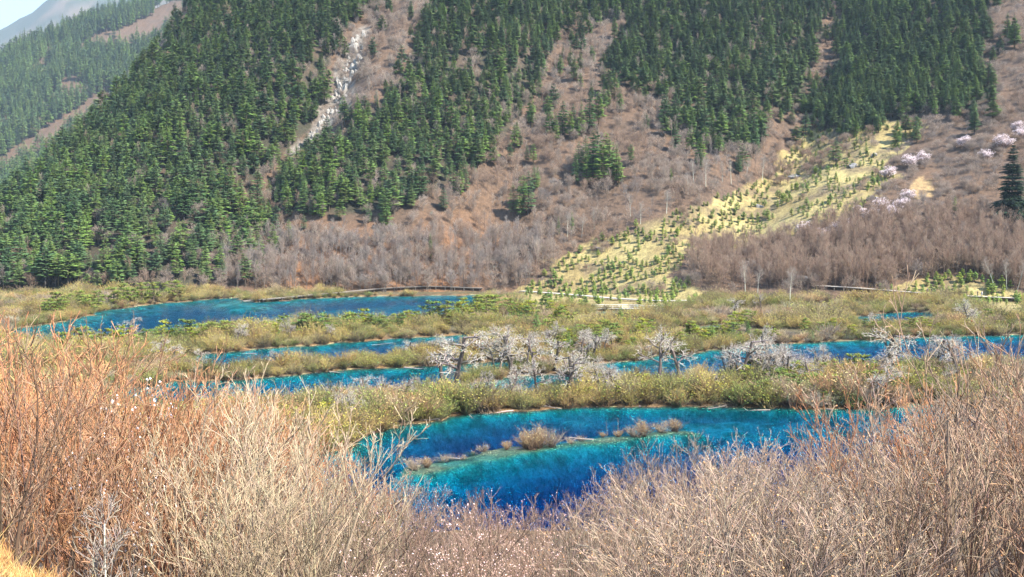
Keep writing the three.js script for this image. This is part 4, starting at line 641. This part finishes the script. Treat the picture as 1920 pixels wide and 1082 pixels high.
// fallen trunks on the shores and dead snags on the submerged dike
{
  const log = [1, 2, 3].map((k) => { const g = grow(300 + k, { h: 4.5, stems: 1, foot: 0, lv: [{ ang: 0.05, ratio: 0.9, r: 0.11, segs: 5, wig: 0.12, up: 0, tip: 0.35, sides: 6, col: [0.42, 0.36, 0.29] }, { n: 5, start: 0.4, ang: 0.8, ratio: 0.3, rr: 0.45, rmin: 0.02, segs: 2, wig: 0.3, up: 0, tip: 0.4, col: [0.42, 0.37, 0.31] }] }); for (const b of [...g.stems, g.crown]) { for (let q = 0; q < b.p.length; q += 3) { const y = b.p[q + 1]; b.p[q + 1] = b.p[q] + 0.06; b.p[q] = y; const n = b.n[q + 1]; b.n[q + 1] = b.n[q]; b.n[q] = n; } for (let q = 0; q < b.i.length; q += 3) { const t = b.i[q]; b.i[q] = b.i[q + 1]; b.i[q + 1] = t; } } return proto([['trunk', g.stems[0], M.bark], ['branches', g.crown, M.bark]]); });
  const L = [[700, 812, 'nearest dike'], [790, 792, 'nearest dike'], [880, 780, 'nearest dike'], [960, 772, 'nearest dike'], [1050, 768, 'nearest dike'], [1120, 765, 'nearest dike'], [1200, 764, 'nearest dike'], [1330, 768, 'nearest dike'], [1440, 770, 'nearest dike'], [1560, 770, 'nearest dike'], [450, 708, 'second dike'], [620, 698, 'second dike'], [760, 690, 'second dike'], [1150, 722, 'long right pool'], [1300, 716, 'long right pool'], [1100, 690, 'long right pool'], [1400, 652, 'long right pool'], [1640, 640, 'long right pool'], [480, 664, 'upper pool'], [700, 648, 'upper pool'], [860, 862, 'submerged dike'], [1000, 840, 'submerged dike'], [1110, 826, 'submerged dike']];
  L.forEach(([px, py, w], k) => { const [x, z] = onFloor(px, py); thing(log[k % 3], 'fallen_log', [x, Math.max(0.05, groundAt(x, z)), z], [0.7 + 0.6 * hash2(k, 4), 0.8], hash2(k, 8) * 6.28, null, 'pale fallen trunk at the water edge of the ' + w, 'log', 'fallen trunks by the ' + w); });
  const snag = [1, 2].map((k) => { const g = grow(320 + k, { h: 6, stems: 1, foot: 0, lv: [{ ang: 0.08, ratio: 0.9, r: 0.07, segs: 6, wig: 0.06, up: 0.1, tip: 0.25, sides: 5, col: [0.15, 0.12, 0.1] }, { n: 10, start: 0.3, ang: 1.1, ratio: 0.12, rr: 0.4, rmin: 0.014, segs: 1, wig: 0.3, up: 0, tip: 0.4, col: [0.3, 0.26, 0.22] }] }); return proto([['trunk', g.stems[0], M.bark], ['branches', g.crown, M.bark]]); });
  [[1158, 814, 62], [1166, 813, 40], [1140, 816, 44], [1150, 818, 26], [1180, 812, 30], [1120, 744, 50], [1012, 842, 30]].forEach(([px, py, h], k) => { const [x, z] = onFloor(px, py), s = h * -z / FPX / snag[k % 2].h; thing(snag[k % 2], 'dead_snag', [x, groundAt(x, z) - 0.05, z], [s * 1.2, s], k, null, 'thin dead trunk standing in the near pool', 'dead tree', 'dead trunks standing in the near pool'); });
}
// ------------------------------------------------------------------ the bare trees in front
{
  const lvFront = (o) => [{ ang: o.spread, ratio: 0.68, r: o.r ?? 0.078, segs: 6, wig: 0.1, up: o.up, tip: 0.12, sides: 6, col: [0.15, 0.12, 0.098] }, { n: 5, start: 0.34, ang: 0.55, ratio: 0.58, rr: 0.6, rmin: 0.018, segs: 4, wig: 0.12, up: o.up, tip: 0.25, sides: 4, col: [0.2, 0.16, 0.128] }, { n: 5, start: 0.18, ang: 0.55, ratio: 0.52, rr: 0.6, rmin: 0.012, segs: 3, wig: 0.14, up: o.up, tip: 0.6, col: [0.27, 0.21, 0.165] }, { n: 3.4, start: 0.15, ang: 0.5, ratio: 0.5, rr: 0.75, rmin: 0.0085, segs: 2, wig: 0.16, up: o.up * 0.8, tip: 0.7, col: [0.40, 0.325, 0.25] }, { n: 1.6, start: 0.3, ang: 0.5, ratio: 0.5, rr: 0.8, rmin: 0.0068, segs: 1, wig: 0.15, up: o.up * 0.6, tip: 0.7, col: [0.47, 0.39, 0.30] }];
  function front(seed, o) {
    const [parts, tips] = bareTree(seed, { h: 8, stems: o.stems, foot: 0.3, lv: lvFront(o) }), rng = rngOf(seed + 1);
    if (o.leaf) { const b = new Bag(); for (const t of tips) if (rng() < o.leaf[0]) b.fleck([t[0], t[1] - 0.03, t[2]], o.leaf[1] * (0.6 + 0.8 * rng()), rng, tint(o.leaf[2], rng, 0.25)); parts.push([o.leaf[3], b, M.leaf]); }
    const p = proto(parts), s = grow(seed, { h: 8, stems: o.stems, foot: 0.3, split: true, lv: lvFront(o) });
    // seen close, each limb with its twigs is a piece of its own stem
    p.close = { h: p.h, parts: s.stems.map((b, k) => ['stem', b.geo(), M.bark, (s.limbs[k] ?? []).map((l) => ['limb', l.geo(), M.bark])]).concat(p.parts.filter(([n]) => n === 'blossom' || n === 'dry_leaves')) };
    return p;
  }
  const V = [
    front(201, { stems: 4, spread: 0.32, up: 0.1 }), front(202, { stems: 5, spread: 0.42, up: 0.12 }), front(203, { stems: 3, spread: 0.25, up: 0.09 }), front(204, { stems: 6, spread: 0.5, up: 0.14 }),
    front(205, { stems: 4, spread: 0.38, up: 0.08, leaf: [0.16, 0.03, [0.5, 0.28, 0.12], 'dry_leaves'] }), front(206, { stems: 5, spread: 0.45, up: 0.07, leaf: [0.2, 0.03, [0.55, 0.33, 0.16], 'dry_leaves'] }),
    front(207, { stems: 4, spread: 0.4, up: 0.1, leaf: [0.6, 0.036, [0.88, 0.72, 0.70], 'blossom'] }), front(208, { stems: 7, spread: 0.4, up: 0.16, r: 0.04 }),
  ];
  const TONE = { rust: [[1.22, 0.84, 0.6], [1.28, 0.94, 0.7], [1.0, 0.8, 0.66], [1.2, 1.02, 0.86]], straw: [[1.25, 1.18, 1.0], [1.15, 1.08, 0.9], [1.3, 1.2, 1.05]], grey: [[1.0, 0.9, 0.84], [1.08, 0.98, 0.9], [0.95, 0.82, 0.74]], pink: [[1.08, 0.9, 0.84], [1.02, 0.82, 0.75]] };
  const TOP = [[-200, 535], [0, 545], [100, 556], [250, 590], [400, 650], [520, 700], [600, 775], [700, 845], [800, 890], [900, 925], [1000, 930], [1100, 905], [1200, 845], [1300, 792], [1400, 800], [1550, 805], [1640, 770], [1700, 690], [1800, 625], [1920, 600], [2200, 580]];
  const rng = rngOf(61), list = [];
  for (let n = 0; n < 900; n++) {
    const D = 17 + Math.pow(rng(), 1.1) * 62, px = -140 + rng() * 2200, x = (px - 960) / FPX * D, z = -D, y = groundAt(x, z); if (y < 0.25) continue;
    const half = 0.13 * 7 / D * FPX, lim = Math.max(polyLine(TOP, px), polyLine(TOP, px - half), polyLine(TOP, px + half)), top = EYE + ray(px, lim - 6 + 80 * rng() * rng())[1] * D; let h = top - y; if (h < 1.6) continue; if (h > 13.2) { if (rng() < 0.5) continue; h = 11 + 2.2 * rng(); }
    if (px < 230 && D < 20) continue;
    if (list.some((t) => (t.x - x) ** 2 + (t.z - z) ** 2 < (1.9 + 0.034 * D) ** 2)) continue;
    const kind = px < 470 ? (D < 32 && (px > 330 || rng() < 0.12) ? 'straw' : 'rust') : px < 720 ? (D < 50 ? 'straw' : 'rust') : px < 1040 ? 'pink' : px < 1690 ? 'grey' : rng() < 0.5 ? 'rust' : 'grey';
    const v = kind === 'rust' ? Math.floor(rng() * 4) : kind === 'straw' ? [7, 3, 7, 1][Math.floor(rng() * 4)] : kind === 'pink' ? [6, 6, 5, 3][Math.floor(rng() * 4)] : [4, 5, 5, 2][Math.floor(rng() * 4)];
    list.push({ x, y: y - 0.05, z, px, D, h, kind, v, r: rng() * 6.28, tone: TONE[kind][Math.floor(rng() * TONE[kind].length)].map((c, q) => kind === 'rust' && D > 28 ? c * [1.16, 0.95, 0.8][q] : c), k: [0.62, 0.85, 1, 1.18][Math.floor(rng() * 4)] });
  }
  console.log('front', list.length);
  for (const t of list) {
    const s = t.h / V[t.v].h, w = t.D < 30 ? 'in front' : t.D < 50 ? 'in the second row' : 'by the water', place = t.px < 330 ? 'at the left edge' : t.px < 720 ? 'left of centre' : t.px < 1100 ? 'at the bottom centre' : t.px < 1690 ? 'right of centre' : 'at the right edge';
    const kind = { rust: 'rusty twigged bare tree', straw: 'straw coloured broom like bush', pink: V[t.v].parts.at(-1)[0] === 'blossom' ? 'pink blossoming bush' : 'pinkish twigged bush', grey: 'pale tree with dry leaves' }[t.kind];
    thing(t.D < 27 ? V[t.v].close : V[t.v], t.kind === 'straw' || t.kind === 'pink' ? 'bare_bush' : 'bare_tree', [t.x, t.y, t.z], [s * clamp(0.75 + 1.6 / t.h, 0.85, 1.25), s], t.r, t.tone.map((c) => c * t.k), kind + ' ' + w + ' ' + place, t.kind === 'straw' || t.kind === 'pink' ? 'bush' : 'bare tree', kind + ' ' + w + ' ' + place);
  }
  const wx = (196 - 960) / FPX * 21; thing(BIRCH[1], 'birch_tree', [wx, groundAt(wx, -21) - 0.1, -21], [0.42, 0.5], 2, null, 'young white birch stem among the bare trees at the left', 'birch');
  // the large tree at the right edge, the two white stems at the left and the blossom at the upper left
  const big = front(226, { stems: 4, spread: 0.3, up: 0.1, r: 0.13 }), bx = (1868 - 960) / FPX * 23;
  thing(big.close, 'bare_tree', [bx, groundAt(bx, -23), -23], [1.1, 10.2 / big.h], 0.6, [1.2, 1.0, 0.88], 'largest bare tree with thick forked trunk at the right edge', 'bare tree');
  const cherry = front(231, { stems: 3, spread: 0.3, up: 0.12, leaf: [0.9, 0.05, [0.94, 0.84, 0.85], 'blossom'] }), b2 = (236 - 960) / FPX * 35; thing(cherry, 'blossom_tree', [b2, groundAt(b2, -35), -35], [1.0, 10.6 / cherry.h], 1, null, 'white pink blossoming tree among rusty trees at the left', 'blossom tree');
}
// dry grass on the near mound
{
  const rng = rngOf(91), b = new Bag(); for (let k = 0; k < 26; k++) { const a = rng() * 6.28, l = 0.06 + 0.14 * rng(), t = 0.3 + 0.8 * rng(), p = [(rng() - 0.5) * 0.3, -0.02, (rng() - 0.5) * 0.3]; b.stick(p, [p[0] + Math.cos(a) * l * t, l, p[2] + Math.sin(a) * l * t], 0.004, 0.0015, tint([0.62, 0.45, 0.2], rng, 0.3, 0.1)); }
  const spots = []; while (spots.length < 1500) { const x = -16 + rng() * 13, z = -7 - rng() * 13; if (Math.exp(-(((x + 9.2) / 5) ** 2) - (((-z - 13.5) / 4.5) ** 2)) > 0.2 + 0.3 * rng()) spots.push([x, groundAt(x, z), z]); }
  const im = new THREE.InstancedMesh(b.geo(), M.far, spots.length), m = new THREE.Matrix4(), c = new THREE.Color(); im.castShadow = im.receiveShadow = true;
  spots.forEach((p, k) => { const s = 0.6 + rng() * 0.8; m.makeRotationY(rng() * 6.28).scale(new THREE.Vector3(s, s, s)).setPosition(...p); im.setMatrixAt(k, m); const w = rng(); im.setColorAt(k, c.setRGB(0.8 + 0.35 * w, 0.6 + 0.5 * w, 0.5 + 0.5 * w)); });
  add(im, 'dry_grass'); tag(im, 'dry yellow grass on the mound in the bottom left corner', 'grass', null, 'stuff');
}
// alike neighbours are told apart by their order from the left
{
  const by = new Map(), v = new THREE.Vector3();
  for (const o of scene.children) if (o.userData.group && o.userData.label && !o.userData.kind) { if (!by.has(o.userData.label)) by.set(o.userData.label, []); by.get(o.userData.label).push(o); }
  const word = (n) => n + (n % 10 === 1 && n % 100 !== 11 ? 'st' : n % 10 === 2 && n % 100 !== 12 ? 'nd' : n % 10 === 3 && n % 100 !== 13 ? 'rd' : 'th');
  for (const [label, l] of by) if (l.length > 1) {
    l.sort((a, b) => toPixel(a.position.x, a.position.y, a.position.z)[0] - toPixel(b.position.x, b.position.y, b.position.z)[0]);
    l.forEach((o, k) => { o.userData.label = label + (k === 0 ? ', leftmost' : k === l.length - 1 ? ', rightmost' : ', ' + word(k + 1) + ' from left'); });
  }
}
renderer.render(scene, camera);
